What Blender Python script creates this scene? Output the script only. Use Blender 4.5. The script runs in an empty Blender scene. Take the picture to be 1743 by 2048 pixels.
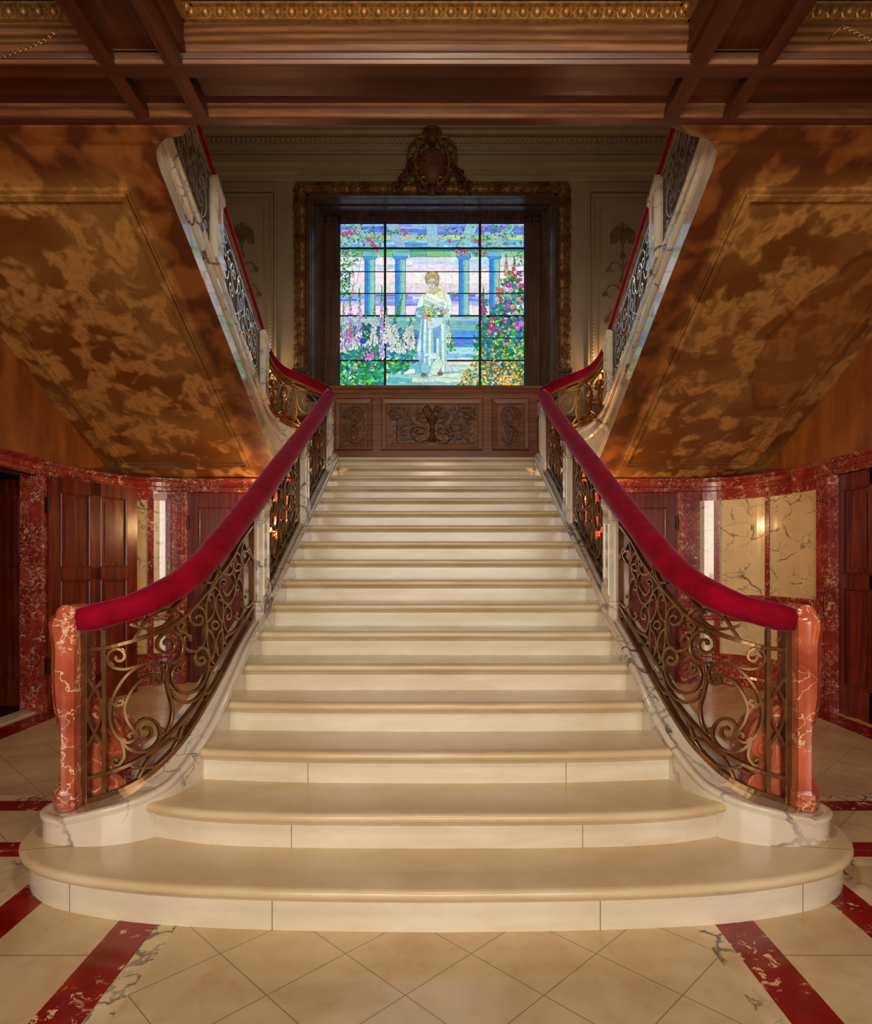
import bpy, bmesh, math, random
from mathutils import Vector, Matrix
PI = math.pi
C = bpy.context.scene.collection
F_, CX, HY, CAMH = 1300.0, 872.0, 1125.0, 1.39     # focal length in pixels, vanishing point, eye height

def lerp(a, b, t): return a + (b - a) * t
def srgb(r, g, b):
    f = lambda c: (c / 255 / 12.92) if c / 255 <= .04045 else ((c / 255 + .055) / 1.055) ** 2.4
    return (f(r), f(g), f(b), 1)
def interp(tab, x):
    if x <= tab[0][0]: return tab[0][1]
    for (a, u), (b, v) in zip(tab, tab[1:]):
        if x <= b: return u + (v - u) * (x - a) / (b - a) if b > a else v
    return tab[-1][1]
def catmull(pts, n=6):
    if len(pts) < 3: return list(pts)
    out = []; P = [pts[0]] + list(pts) + [pts[-1]]
    for i in range(1, len(P) - 2):
        p0, p1, p2, p3 = P[i-1:i+3]
        for k in range(n):
            t = k / n
            out.append(tuple(.5 * (2*b + (c-a)*t + (2*a-5*b+4*c-d)*t*t + (-a+3*b-3*c+d)*t**3) for a, b, c, d in zip(p0, p1, p2, p3)))
    out.append(tuple(pts[-1]))
    return out

# ---------------------------------------------------------------- mesh builder
class MB:
    def __init__(s): s.v = []; s.f = []; s.m = []; s.sm = []; s.mi = 0; s.smooth = False
    def add(s, vs, fs):
        o = len(s.v); s.v += [tuple(p) for p in vs]
        for f in fs: s.f.append([i + o for i in f]); s.m.append(s.mi); s.sm.append(s.smooth)
    def box(s, x0, x1, y0, y1, z0, z1, bev=0):
        if bev > 0:
            b = min(bev, abs(x1-x0)/2.01, abs(y1-y0)/2.01, abs(z1-z0)/2.01)
            # chamfered box as three stacked rings
            def ring(ax, z): return [(x0+ax, y0+b if ax == 0 else y0+ax, z)]
            R = []
            for (ins, z) in ((b, z0), (0, z0+b), (0, z1-b), (b, z1)):
                c = b
                a0, a1, c0, c1 = x0+ins, x1-ins, y0+ins, y1-ins
                k = c if ins == 0 else .0001
                R.append([(a0+k, c0, z), (a1-k, c0, z), (a1, c0+k, z), (a1, c1-k, z), (a1-k, c1, z), (a0+k, c1, z), (a0, c1-k, z), (a0, c0+k, z)])
            s.loft(R, closed=True, caps=True)
            return
        s.add([(x0,y0,z0),(x1,y0,z0),(x1,y1,z0),(x0,y1,z0),(x0,y0,z1),(x1,y0,z1),(x1,y1,z1),(x0,y1,z1)],
              [(3,2,1,0),(4,5,6,7),(0,1,5,4),(1,2,6,5),(2,3,7,6),(3,0,4,7)])
    def loft(s, rings, closed=True, caps=False, loop=False):
        n = len(rings[0]); vs = [p for r in rings for p in r]; fs = []
        m = len(rings)
        for i in range(m if loop else m - 1):
            a, b = i * n, ((i + 1) % m) * n
            for j in range(n if closed else n - 1):
                k = (j + 1) % n
                fs.append((a + j, a + k, b + k, b + j))
        if caps and not loop:
            fs.append(tuple(reversed(range(n)))); fs.append(tuple(range((m-1)*n, m*n)))
        s.add(vs, fs)
    def poly(s, pts): s.add(pts, [tuple(range(len(pts)))])
    def prism(s, pts, axis, a, b):
        """pts 2-D outline, extruded along axis from a to b"""
        def P(p, t):
            return {'x': (t, p[0], p[1]), 'y': (p[0], t, p[1]), 'z': (p[0], p[1], t)}[axis]
        s.loft([[P(p, a) for p in pts], [P(p, b) for p in pts]], caps=True)
    def tube(s, pts, r, n=8, caps=True):
        sm = s.smooth; s.smooth = True
        pts = [Vector(p) for p in pts]; rings = []; up = None
        for i, p in enumerate(pts):
            t = (pts[min(i+1, len(pts)-1)] - pts[max(i-1, 0)]).normalized()
            if up is None:
                up = Vector((0,0,1)) if abs(t.z) < .9 else Vector((0,1,0))
            a = (up - t * up.dot(t)).normalized(); b = t.cross(a); up = a
            rr = r(i / (len(pts) - 1)) if callable(r) else r
            rings.append([p + (a * math.cos(2*PI*k/n) + b * math.sin(2*PI*k/n)) * rr for k in range(n)])
        s.loft(rings, caps=caps); s.smooth = sm
    def ribbon(s, pts, nrm, w, d, wend=None):
        """flat bar swept along pts; nrm = facing direction per point, w width across, d thickness along nrm"""
        pts = [Vector(p) for p in pts]; rings = []; L = len(pts)
        for i, p in enumerate(pts):
            t = pts[min(i+1, L-1)] - pts[max(i-1, 0)]
            if t.length < 1e-9: continue
            t.normalize(); n = Vector(nrm[i] if isinstance(nrm, list) else nrm).normalized()
            b = t.cross(n).normalized(); ww = w / 2; dd = d / 2
            c = ww * .82
            rings.append([p + b*ww - n*dd*.85, p + b*ww + n*dd*.85, p + b*c + n*dd, p - b*c + n*dd, p - b*ww + n*dd*.85, p - b*ww - n*dd*.85, p - b*c - n*dd, p + b*c - n*dd])
        if len(rings) > 1: s.loft(rings, caps=True)
    def ball(s, c, rx, ry=None, rz=None, n=10, m=7):
        ry = ry or rx; rz = rz or rx; sm = s.smooth; s.smooth = True
        R = []
        for i in range(m + 1):
            a = -PI/2 + PI * i / m; cr = max(math.cos(a), .02)
            R.append([(c[0] + rx*cr*math.cos(2*PI*k/n), c[1] + ry*cr*math.sin(2*PI*k/n), c[2] + rz*math.sin(a)) for k in range(n)])
        s.loft(R, caps=True); s.smooth = sm
    def lathe(s, c, prof, n=16):
        sm = s.smooth; s.smooth = True
        s.loft([[(c[0] + r*math.cos(2*PI*k/n), c[1] + r*math.sin(2*PI*k/n), c[2] + z) for k in range(n)] for r, z in prof], caps=True); s.smooth = sm
    def build(s, name, mats, parent=None, flip=False, **props):
        me = bpy.data.meshes.new(name)
        v = [(-x, y, z) for x, y, z in s.v] if flip else s.v
        f = [list(reversed(q)) for q in s.f] if flip else s.f
        me.from_pydata(v, [], f)
        mats = mats if isinstance(mats, (list, tuple)) else [mats]
        for m in mats: me.materials.append(m)
        me.polygons.foreach_set('material_index', s.m); me.polygons.foreach_set('use_smooth', s.sm)
        me.validate(); me.update()
        if any(s.sm): me.set_sharp_from_angle(angle=math.radians(38))
        o = bpy.data.objects.new(name, me); C.objects.link(o)
        if parent:
            o.parent = parent; o.matrix_parent_inverse = Matrix.Translation(-parent.location)
        for k, q in props.items(): o[k] = q
        return o
def thing(name, label, cat, loc=(0,0,0), group=None):
    o = bpy.data.objects.new(name, None); C.objects.link(o); o.location = loc; o.empty_display_size = .1
    o['label'] = label; o['category'] = cat
    if group: o['group'] = group
    return o
def struct(o): o['kind'] = 'structure'; return o

# ---------------------------------------------------------------- node helper
class NT:
    def __init__(s, name):
        s.m = bpy.data.materials.new(name); s.m.use_nodes = True; s.t = s.m.node_tree
        s.b = s.t.nodes['Principled BSDF']; s.out = s.t.nodes['Material Output']
    def n(s, typ, **k):
        o = s.t.nodes.new(typ)
        for a, b in k.items(): setattr(o, a, b)
        return o
    def put(s, sock, v):
        if isinstance(v, bpy.types.NodeSocket): s.t.links.new(v, sock)
        else:
            if isinstance(v, tuple) and len(v) == 3 and sock.type == 'RGBA': v = v + (1,)
            sock.default_value = v
    def pos(s): return s.n('ShaderNodeNewGeometry').outputs['Position']
    def map(s, vec, scale=(1,1,1), loc=(0,0,0), rot=(0,0,0)):
        o = s.n('ShaderNodeMapping'); s.put(o.inputs['Vector'], vec)
        o.inputs['Scale'].default_value = scale; o.inputs['Location'].default_value = loc; o.inputs['Rotation'].default_value = rot
        return o.outputs[0]
    def noise(s, vec, scale, detail=4, rough=.55, dist=0, col=False):
        o = s.n('ShaderNodeTexNoise'); s.put(o.inputs['Vector'], vec)
        o.inputs['Scale'].default_value = scale; o.inputs['Detail'].default_value = detail
        o.inputs['Roughness'].default_value = rough; o.inputs['Distortion'].default_value = dist
        return o.outputs['Color' if col else 'Fac']
    def m_(s, op, a, b=0, c=0, clamp=False):
        o = s.n('ShaderNodeMath', operation=op, use_clamp=clamp)
        s.put(o.inputs[0], a); s.put(o.inputs[1], b); s.put(o.inputs[2], c); return o.outputs[0]
    def range(s, v, a, b, c=0, d=1):
        o = s.n('ShaderNodeMapRange'); s.put(o.inputs[0], v)
        for i, q in enumerate((a, b, c, d)): s.put(o.inputs[i+1], q)
        return o.outputs[0]
    def mix(s, f, a, b, mode='MIX'):
        o = s.n('ShaderNodeMix', data_type='RGBA', blend_type=mode)
        s.put(o.inputs[0], f); s.put(o.inputs[6], a); s.put(o.inputs[7], b); return o.outputs[2]
    def vein(s, vec, scale, width, dist=.5, dscale=1.5, soft=2.5):
        nz = s.noise(vec, dscale, 5, .6, 0, True)
        sub = s.n('ShaderNodeVectorMath', operation='MULTIPLY_ADD')
        s.put(sub.inputs[0], nz); sub.inputs[1].default_value = (dist,)*3; s.put(sub.inputs[2], vec)
        vo = s.n('ShaderNodeTexVoronoi', feature='DISTANCE_TO_EDGE'); s.put(vo.inputs['Vector'], sub.outputs[0])
        vo.inputs['Scale'].default_value = scale
        return s.range(vo.outputs['Distance'], width, width * soft, 1, 0)
    def fin(s, color, rough=.4, metal=0, bump=None, bstr=.2, bdist=.01, **k):
        s.put(s.b.inputs['Base Color'], color); s.put(s.b.inputs['Roughness'], rough); s.put(s.b.inputs['Metallic'], metal)
        for a, v in k.items(): s.put(s.b.inputs[a.replace('_', ' ')], v)
        if bump is not None:
            o = s.n('ShaderNodeBump'); s.put(o.inputs['Height'], bump); o.inputs['Strength'].default_value = bstr; o.inputs['Distance'].default_value = bdist
            s.t.links.new(o.outputs[0], s.b.inputs['Normal'])
        return s.m

def mat_plain(name, col, rough=.5, metal=0, var=.15, vs=6, bstr=0, **k):
    t = NT(name); p = t.pos(); f = t.noise(p, vs, 5)
    c2 = tuple(q * (1 - var) for q in col[:3]); c1 = tuple(min(1, q * (1 + var)) for q in col[:3])
    return t.fin(t.mix(t.range(f, .3, .7), c2, c1), rough, metal, bump=(f if bstr else None), bstr=bstr, **k)

def mat_marble_cream(name, base, dark, rough=.16):
    t = NT(name); p = t.pos()
    f = t.noise(t.map(p, (1.2, 1.2, 5)), 1.6, 5, .6, .3)
    c = t.mix(t.range(f, .35, .68), dark, base)
    g = t.noise(p, 40, 3); c = t.mix(t.range(g, .62, .8, 0, .25), c, (.45, .36, .22))
    return t.fin(c, t.range(f, .3, .7, rough + .06, rough))
def mat_marble_veined(name, base=(.80,.745,.63), ink=(.055,.055,.06), scale=2.4, width=.012, mask=(.46,.56), rough=.14, rot=(.5,.3,.2), sc=(1,1,1)):
    t = NT(name); p = t.map(t.pos(), sc, (0,0,0), rot)
    f = t.noise(p, 1.8, 5, .6, .4)
    c = t.mix(t.range(f, .35, .7), tuple(q*.86 for q in base), base)
    v1 = t.vein(p, scale, width, .55, 1.6, 3); v2 = t.vein(p, scale * 2.7, width * 1.4, .4, 3.3, 2.5)
    mk = t.range(t.noise(p, 1.35, 3), mask[0], mask[1])
    mk2 = t.range(t.noise(p, 2.1, 3), mask[0] + .03, mask[1] + .05)
    c = t.mix(t.m_('MULTIPLY', t.m_('MULTIPLY', v1, mk), .85), c, ink)
    c = t.mix(t.m_('MULTIPLY', t.m_('MULTIPLY', v2, mk2), .7), c, ink)
    c = t.mix(t.m_('MULTIPLY', t.range(t.noise(p, 3.1, 6, .7), .6, .85), .35), c, (.42, .40, .38))
    return t.fin(c, rough, Coat_Weight=.7, Coat_Roughness=.03, IOR=1.65)
def mat_marble_red(name, base, dark, fleck, scale=6, lo=.57, rough=.16, veins=True):
    t = NT(name); p = t.pos()
    f = t.noise(p, 3, 5, .65, .6)
    c = t.mix(t.range(f, .35, .65), dark, base)
    fl = t.range(t.noise(t.map(p, (1, 1, 1.3)), scale, 7, .72, 1.2), lo, lo + .035)
    blob = t.range(t.noise(p, scale * .3, 3), .42, .58)
    c = t.mix(t.m_('MULTIPLY', fl, blob), c, fleck)
    if veins:
        v = t.m_('MULTIPLY', t.vein(p, scale * .9, .014 if name == 'orange_red_marble' else .012, .5, 3, 2.2), t.range(t.noise(p, 3.5, 3), .42, .54))
        c = t.mix(t.m_('MULTIPLY', v, .8), c, fleck)
    return t.fin(c, rough)
def mat_wood(name, dark, light, axis='x', rough=.4, scale=1.0, figure=.5):
    t = NT(name); p = t.pos()
    sc = {'x': (.35, 5, 5), 'y': (5, .35, 5), 'z': (5, 5, .35)}[axis]
    q = t.map(p, tuple(a * scale for a in sc))
    f = t.noise(q, 2.2, 6, .62, 1.4); g = t.noise(q, 16, 4, .6)
    w = t.n('ShaderNodeTexWave', wave_type='BANDS', bands_direction='Z' if axis != 'z' else 'X'); t.put(w.inputs['Vector'], t.map(p, tuple(a * scale * .45 for a in sc)))
    w.inputs['Scale'].default_value = 2.2; w.inputs['Distortion'].default_value = 7; w.inputs['Detail'].default_value = 3; w.inputs['Detail Scale'].default_value = .8
    c = t.mix(t.range(f, .3, .72), dark, light)
    c = t.mix(t.m_('MULTIPLY', w.outputs['Fac'], figure), c, tuple(a * .5 for a in dark))
    c = t.mix(t.range(g, .5, .75, 0, .35), c, tuple(a * .6 for a in dark))
    big = t.noise(p, .9, 4, .7); c = t.mix(t.range(big, .5, .72, 0, .55), c, tuple(a * .45 for a in dark))
    return t.fin(c, t.range(f, .3, .7, rough - .06, rough + .1), bump=g, bstr=.08, bdist=.004)

M = {}
M['cream'] = mat_marble_cream('cream_marble', srgb(230,220,196), srgb(214,200,168))
M['tread'] = mat_marble_cream('worn_cream_marble', srgb(218,200,164), srgb(198,174,130), .2)
M['joint'] = mat_plain('stone_joint', (.19,.14,.08), .7)
M['veined'] = mat_marble_veined('veined_white_marble', srgb(226,214,190)[:3])
M['panelm'] = mat_marble_veined('cream_panel_marble', srgb(236,214,168)[:3], (.07,.065,.055), 1.0, .0085, (.45,.55), .12, (.9,.4,.3), (1.6,1.6,2.6))
M['red'] = mat_marble_red('red_flecked_marble', srgb(164,58,42)[:3], srgb(118,26,22)[:3], srgb(222,190,150)[:3], 15, .56, .17)
M['newel'] = mat_marble_red('orange_red_marble', srgb(202,104,72)[:3], srgb(148,58,36)[:3], srgb(240,206,166)[:3], 9, .66, .13)
M['velvet'] = None
def velvet():
    t = NT('crimson_velvet'); p = t.pos(); f = t.noise(p, 7, 5, .6); g = t.noise(p, 120, 2)
    c = t.mix(t.range(f, .3, .7), srgb(112,0,22)[:3], srgb(156,0,38)[:3])
    return t.fin(c, .85, bump=t.m_('ADD', f, t.m_('MULTIPLY', g, .15)), bstr=.5, bdist=.012, Sheen_Weight=.4, Sheen_Roughness=.3, Sheen_Tint=(1,.28,.5,1), Specular_IOR_Level=.12)
M['velvet'] = velvet()
M['bronze'] = mat_plain('aged_bronze', srgb(136,102,66), .27, .85, .3, 14)
M['brass'] = mat_plain('polished_brass', srgb(214,158,74), .22, .95, .2, 9)
M['beam'] = mat_wood('dark_oak_beam', srgb(54,22,12)[:3], srgb(100,46,24)[:3], 'x', .42)
M['beam_y'] = mat_wood('dark_oak_beam_long', srgb(54,22,12)[:3], srgb(100,46,24)[:3], 'y', .42)
M['oak'] = mat_wood('figured_oak', srgb(98,60,32)[:3], srgb(156,106,60)[:3], 'x', .4, 1.2, .85)
M['gilt'] = mat_plain('gilded_carving', srgb(150,108,54), .4, .45, .4, 30)
M['walnut'] = mat_wood('carved_walnut', srgb(120,68,32)[:3], srgb(168,106,56)[:3], 'x', .38, 1, .3)
M['carve'] = mat_plain('carved_relief_wood', srgb(100,58,32), .42, 0, .4, 25)
M['mahog'] = mat_wood('red_mahogany', srgb(84,24,16)[:3], srgb(146,56,34)[:3], 'z', .22, 1, .45)
M['reveal'] = mat_wood('window_reveal_wood', srgb(84,62,52)[:3], srgb(118,92,78)[:3], 'z', .2, 1, .2)
M['plaster'] = mat_plain('greige_plaster', srgb(164,150,126), .6, 0, .07, 2)
M['fleaf'] = mat_plain('bronzed_leaf_frame', srgb(132,98,58), .4, .35, .55, 22)
M['sheen_bronze'] = mat_plain('bronze_window_sheen', (.62,.62,.62), .2, .9, .25, 14, Coat_Weight=1.0, Coat_Roughness=.15)  # pale grey paints the window's reflection into the return-flight bronze
M['iron'] = mat_plain('black_iron', (.02,.02,.02), .4, .5)
M['lead'] = mat_plain('lead_came', (.008,.008,.01), .5)
M['brown'] = mat_plain('cartouche_brown', srgb(110,66,44), .5, .1, .5, 20)
M['paint'] = mat_plain('painted_ornament', srgb(116,100,76), .6, 0, .4, 12)
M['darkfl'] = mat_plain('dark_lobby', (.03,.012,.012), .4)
M['hall'] = mat_plain('hall_plaster', srgb(150,110,66), .7, 0, .1, 2)
M['candle'] = mat_plain('candle_sleeve', srgb(235,215,170), .5)

def sponge(name, wall=False):
    t = NT(name); p = t.pos()
    q = t.map(p, (1, .8, .95))
    f = t.noise(q, 4.4, 3, .5, .35)
    g = t.noise(q, 9, 4, .55, .4)
    lo, mid, hi = srgb(112,72,30)[:3], srgb(140,96,44)[:3], srgb(182,130,68)[:3]
    m1 = t.range(f, .47, .55)
    c = t.mix(t.range(t.noise(p, 1.1, 3), .4, .62), srgb(112,64,20)[:3], mid)
    c = t.mix(m1, c, t.mix(t.range(g, .38, .5), mid, hi))
    c = t.mix(t.range(g, .55, .7, 0, .5), c, lo)
    if wall:
        w = t.noise(t.map(p, (2, 2, .8)), 2.2, 5, .6)
        c = t.mix(t.range(w, .3, .75), srgb(116,58,18)[:3], srgb(172,106,44)[:3])
    else:
        # plain, redder margin outside the moulded panel
        sx = t.n('ShaderNodeSeparateXYZ'); t.put(sx.inputs[0], p)
        ax = t.m_('ABSOLUTE', sx.outputs[0])
        inside = t.m_('MULTIPLY', t.range(ax, 1.98, 2.06), t.range(sx.outputs[1], 4.2, 4.36))
        c2 = t.mix(t.range(f, .42, .6), srgb(84,42,14)[:3], srgb(136,80,32)[:3])
        c = t.mix(inside, c2, c)
        # damp stain on the right hand side
        dx = t.m_('MULTIPLY', t.m_('SUBTRACT', sx.outputs[0], 3.22), 2.3)
        wob = t.m_('MULTIPLY', t.m_('SUBTRACT', t.noise(p, 2.2, 3), .5), .5)
        dy = t.m_('MULTIPLY', t.m_('SUBTRACT', sx.outputs[1], 5.55), 1.12)
        r = t.m_('ADD', t.m_('SQRT', t.m_('ADD', t.m_('MULTIPLY', dx, dx), t.m_('MULTIPLY', dy, dy))), wob)
        c = t.mix(t.range(r, .86, .78, 0, .55), c, srgb(132,74,26)[:3])
        ring = t.m_('MULTIPLY', t.range(r, .90, .86), t.range(r, .78, .84))
        c = t.mix(t.m_('MULTIPLY', ring, .5), c, srgb(70,38,14)[:3])
    return t.fin(c, .42, bump=t.noise(p, 18, 4), bstr=.08)
M['sponge'] = sponge('sponged_gold_soffit'); M['spongew'] = sponge('sponged_gold_wall', True)

def floor_mat():
    t = NT('inlaid_marble_floor'); p = t.pos()
    sx = t.n('ShaderNodeSeparateXYZ'); t.put(sx.inputs[0], p)
    X, Y = sx.outputs[0], sx.outputs[1]; AX = t.m_('ABSOLUTE', X)
    def band(v, a, b): return t.m_('MULTIPLY', t.m_('GREATER_THAN', v, a), t.m_('LESS_THAN', v, b))
    def line(v, period, off, w):      # 1 on a joint
        fr = t.m_('FRACT', t.m_('DIVIDE', t.m_('SUBTRACT', v, off), period))
        d = t.m_('MINIMUM', fr, t.m_('SUBTRACT', 1, fr))
        return t.m_('LESS_THAN', d, w / period)
    f = t.noise(p, 2.2, 6, .6, .5)
    tone = t.mix(t.range(f, .32, .7), srgb(188,162,116)[:3], srgb(216,196,156)[:3])
    tone = t.mix(t.range(t.noise(p, 14, 4, .6), .55, .8, 0, .35), tone, srgb(160,128,82)[:3])
    Z = 0.445
    d1 = t.m_('ADD', t.m_('SUBTRACT', X, -.767), t.m_('SUBTRACT', Y, 2.31))
    d2 = t.m_('SUBTRACT', t.m_('SUBTRACT', X, -.767), t.m_('SUBTRACT', Y, 2.31))
    near = t.m_('LESS_THAN', Y, 2.98)
    side = t.m_('MULTIPLY', band(AX, 1.23, 1.61), near)
    dl = t.m_('MAXIMUM', line(d1, Z, 0, .003), line(d2, Z, 0, .003))
    jl = t.m_('ADD', t.m_('MULTIPLY', dl, t.m_('SUBTRACT', 1, side)), t.m_('MULTIPLY', line(Y, .55, 2.30, .003), side))
    r1 = t.m_('MULTIPLY', band(AX, 1.07, 1.23), near)
    r2 = t.m_('MULTIPLY', band(AX, 1.61, 1.76), t.m_('LESS_THAN', Y, 3.23))
    out_ = t.m_('GREATER_THAN', AX, 1.61)
    r3 = t.m_('MULTIPLY', band(Y, 3.07, 3.23), out_)
    r4 = t.m_('MULTIPLY', band(Y, 3.64, 3.79), out_)
    r5 = t.m_('MULTIPLY', band(AX, 3.42, 3.66), t.m_('LESS_THAN', Y, 6.6))
    v1 = t.m_('MULTIPLY', band(AX, .99, 1.07), near)
    v2 = t.m_('MULTIPLY', band(AX, 1.76, 1.84), t.m_('LESS_THAN', Y, 3.07))
    v3 = t.m_('MULTIPLY', band(Y, 2.98, 3.07), t.m_('GREATER_THAN', AX, 1.76))
    v4 = t.m_('MULTIPLY', band(Y, 3.79, 3.88), out_)
    mx = lambda *a: a[0] if len(a) == 1 else t.m_('MAXIMUM', a[0], mx(*a[1:]))
    red = mx(r1, r2, r3, r4, r5); ven = mx(v1, v2, v3, v4)
    jl2 = t.m_('MAXIMUM', jl, 0)
    c = t.mix(t.m_('MULTIPLY', jl2, .6), tone, (.10,.065,.03))
    vb = t.mix(t.range(t.noise(p, 5, 5), .35, .7), srgb(196,172,126)[:3], srgb(224,208,172)[:3])
    vv = t.m_('MULTIPLY', t.vein(p, 9, .03, .25, 5, 3), t.range(t.noise(p, 2.6, 3), .46, .56))
    vb = t.mix(t.m_('MULTIPLY', vv, .85), vb, (.06,.055,.05))
    rb = t.mix(t.range(t.noise(p, 5, 5), .35, .7), srgb(116,14,14)[:3], srgb(150,34,26)[:3])
    fl = t.m_('MULTIPLY', t.range(t.noise(p, 16, 6, .7, 1.3), .585, .61), t.range(t.noise(p, 3.3, 3), .44, .54))
    rb = t.mix(fl, rb, srgb(226,190,150)[:3])
    edge = lambda m: m
    c = t.mix(ven, c, vb); c = t.mix(red, c, rb)
    return t.fin(c, t.range(t.noise(p, 6, 4), .3, .7, .13, .22), bump=t.m_('SUBTRACT', 1, jl2), bstr=.15, bdist=.002)
M['floor'] = floor_mat()
def glass_mat():
    t = NT('backlit_stained_glass'); a = t.n('ShaderNodeAttribute', attribute_name='tint')
    p = t.pos(); f = t.noise(t.map(p, (7, 7, 16)), 2.2, 5, .6, .8); g = t.noise(p, 26, 3)
    k = t.m_('ADD', t.range(f, .25, .75, .66, 1.18), t.range(g, .3, .7, -.1, .1))
    v = t.n('ShaderNodeVectorMath', operation='SCALE'); t.put(v.inputs[0], a.outputs['Color']); t.put(v.inputs['Scale'], k)
    t.put(t.b.inputs['Base Color'], (.02,.02,.02,1)); t.put(t.b.inputs['Roughness'], .25)
    t.put(t.b.inputs['Emission Color'], v.outputs[0]); t.b.inputs['Emission Strength'].default_value = GLASS
    return t.m
GLASS = 1.14
M['glass'] = glass_mat()
def glow(name, col, st):
    t = NT(name); t.put(t.b.inputs['Base Color'], (.8,.7,.5,1)); t.put(t.b.inputs['Emission Color'], col); t.b.inputs['Emission Strength'].default_value = st; return t.m
M['flame'] = glow('lit_lamp_bulb', (1,.62,.28,1), 28)
# ---------------------------------------------------------------- photo pixel -> point in the hall
def P(px, py, D): return ((px - CX) / F_ * D, D, CAMH + (HY - py) / F_ * D)
def cum(pts):
    s = [0]
    for a, b in zip(pts, pts[1:]): s.append(s[-1] + math.hypot(b[0]-a[0], b[1]-a[1]))
    return s
class Path:
    """plan curve with extra channels; turn=+1: inner side is left of travel, -1: right"""
    def __init__(s, ctrl, turn, n=8):
        s.p = catmull(ctrl, n); s.s = cum(s.p); s.L = s.s[-1]; s.turn = turn
        s.nr = []
        for i in range(len(s.p)):
            a, b = s.p[max(i-1,0)], s.p[min(i+1,len(s.p)-1)]
            t = Vector((b[0]-a[0], b[1]-a[1])).normalized(); s.nr.append(Vector((-t.y, t.x)) * turn)
    def at(s, d):
        d = min(max(d, 0), s.L)
        for i in range(len(s.s) - 1):
            if d <= s.s[i+1] or i == len(s.s) - 2:
                t = (d - s.s[i]) / max(s.s[i+1] - s.s[i], 1e-9)
                q = [lerp(u, v, t) for u, v in zip(s.p[i], s.p[i+1])]
                return q, s.nr[i].lerp(s.nr[i+1], t).normalized()
    def by_ratio(s, r):
        for i in range(len(s.p) - 1):
            a, b = s.p[i][0] / s.p[i][1], s.p[i+1][0] / s.p[i+1][1]
            if (a - r) * (b - r) <= 0 and a != b: return lerp(s.s[i], s.s[i+1], (r - a) / (b - a))
        return 0 if abs(r - s.p[0][0]/s.p[0][1]) < abs(r - s.p[-1][0]/s.p[-1][1]) else s.L
    def by_depth(s, D):
        for i in range(len(s.p) - 1):
            a, b = s.p[i][1], s.p[i+1][1]
            if (a - D) * (b - D) <= 0 and a != b: return lerp(s.s[i], s.s[i+1], (D - a) / (b - a))
        return s.L
    def px(s, x, y):
        q, n = s.at(s.by_ratio((x - CX) / F_)); return Vector((q[0], q[1], CAMH + (HY - y) / F_ * q[1])), Vector((n.x, n.y, 0))
SLOPE = .478
# lower railing line: x, depth, curb top z, inner half width, outer half width
R = Path([(-1.61,2.985,.288,.185,.30), (-1.52,2.98,.298,.195,.33), (-1.43,2.995,.33,.195,.34), (-1.345,3.055,.40,.185,.31),
          (-1.27,3.17,.497,.13,.20), (-1.225,3.34,.622,.11,.12), (-1.205,3.60,.763,.094,.10), (-1.2,3.9,.905,.089,.09),
          (-1.2,4.4,1.125,.089,.09), (-1.2,5.4,1.615,.089,.09), (-1.2,6.4,2.10,.089,.09), (-1.2,7.0,2.387,.089,.09), (-1.2,7.30,2.53,.089,.09)], -1)
_LB = [(80+x/3.304, 1100+y/3.304) for x, y in ((285,1665),(450,1615),(600,1553),(750,1452),(900,1300),(1000,1162),(1100,995),(1200,815),(1300,618),(1440,385))]
_lz = sorted((R.by_ratio((x-CX)/F_), R.px(x, y)[0].z - .012) for x, y in catmull(_LB, 5))
for _i, _q in enumerate(R.p):
    if R.s[_i] <= _lz[-1][0]:
        _q = list(_q); _q[2] = interp(_lz, R.s[_i]); R.p[_i] = tuple(_q)
zlow = lambda D: 2.35 + .486 * (7.5 - D)
zrup = lambda D: 4.25 + .486 * (5.935 - D)
zstr = lambda D: 3.94 + .486 * (5.177 - D)
# railing line of the return flight: x, depth, stringer bottom, stringer top, handrail centre
U = Path([(-1.20,7.30,2.36,2.54,3.27), (-1.24,7.40,2.36,2.66,3.34), (-1.36,7.455,2.36,2.79,3.42), (-1.56,7.46,2.37,2.89,3.50), (-1.74,7.38,2.41,2.96,3.565),
          (-1.82,7.22,2.49,3.03,3.635), (-1.84,7.0,2.593,3.085,3.725), (-1.84,6.6,zlow(6.6),zstr(6.6),zrup(6.6)), (-1.84,5.6,zlow(5.6),zstr(5.6),zrup(5.6)),
          (-1.84,4.7,zlow(4.7),zstr(4.7),zrup(4.7)), (-1.84,4.35,3.881,4.34,5.02), (-1.84,4.20,3.954,4.41,5.09), (-1.815,4.10,4.0,4.45,5.12), (-1.75,4.04,4.028,4.48,5.14), (-1.67,4.012,4.06,4.5,5.16), (-1.56,4.005,4.10,4.52,5.16), (-1.3,4.0,4.14,4.54,5.16), (0,3.99,4.15,4.54,5.16)], 1)
RAILPX = [(146,1238),(200,1232),(250,1219),(300,1199),(350,1172),(400,1134),(430,1100),(470,1050),(520,985),(560,930),(600,877),(640,821),(661,791)]
railz = sorted([(R.by_ratio((x-CX)/F_), R.px(x, y)[0].z) for x, y in RAILPX])

SIDES = ((False, 'left', -1), (True, 'right', 1))
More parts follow.
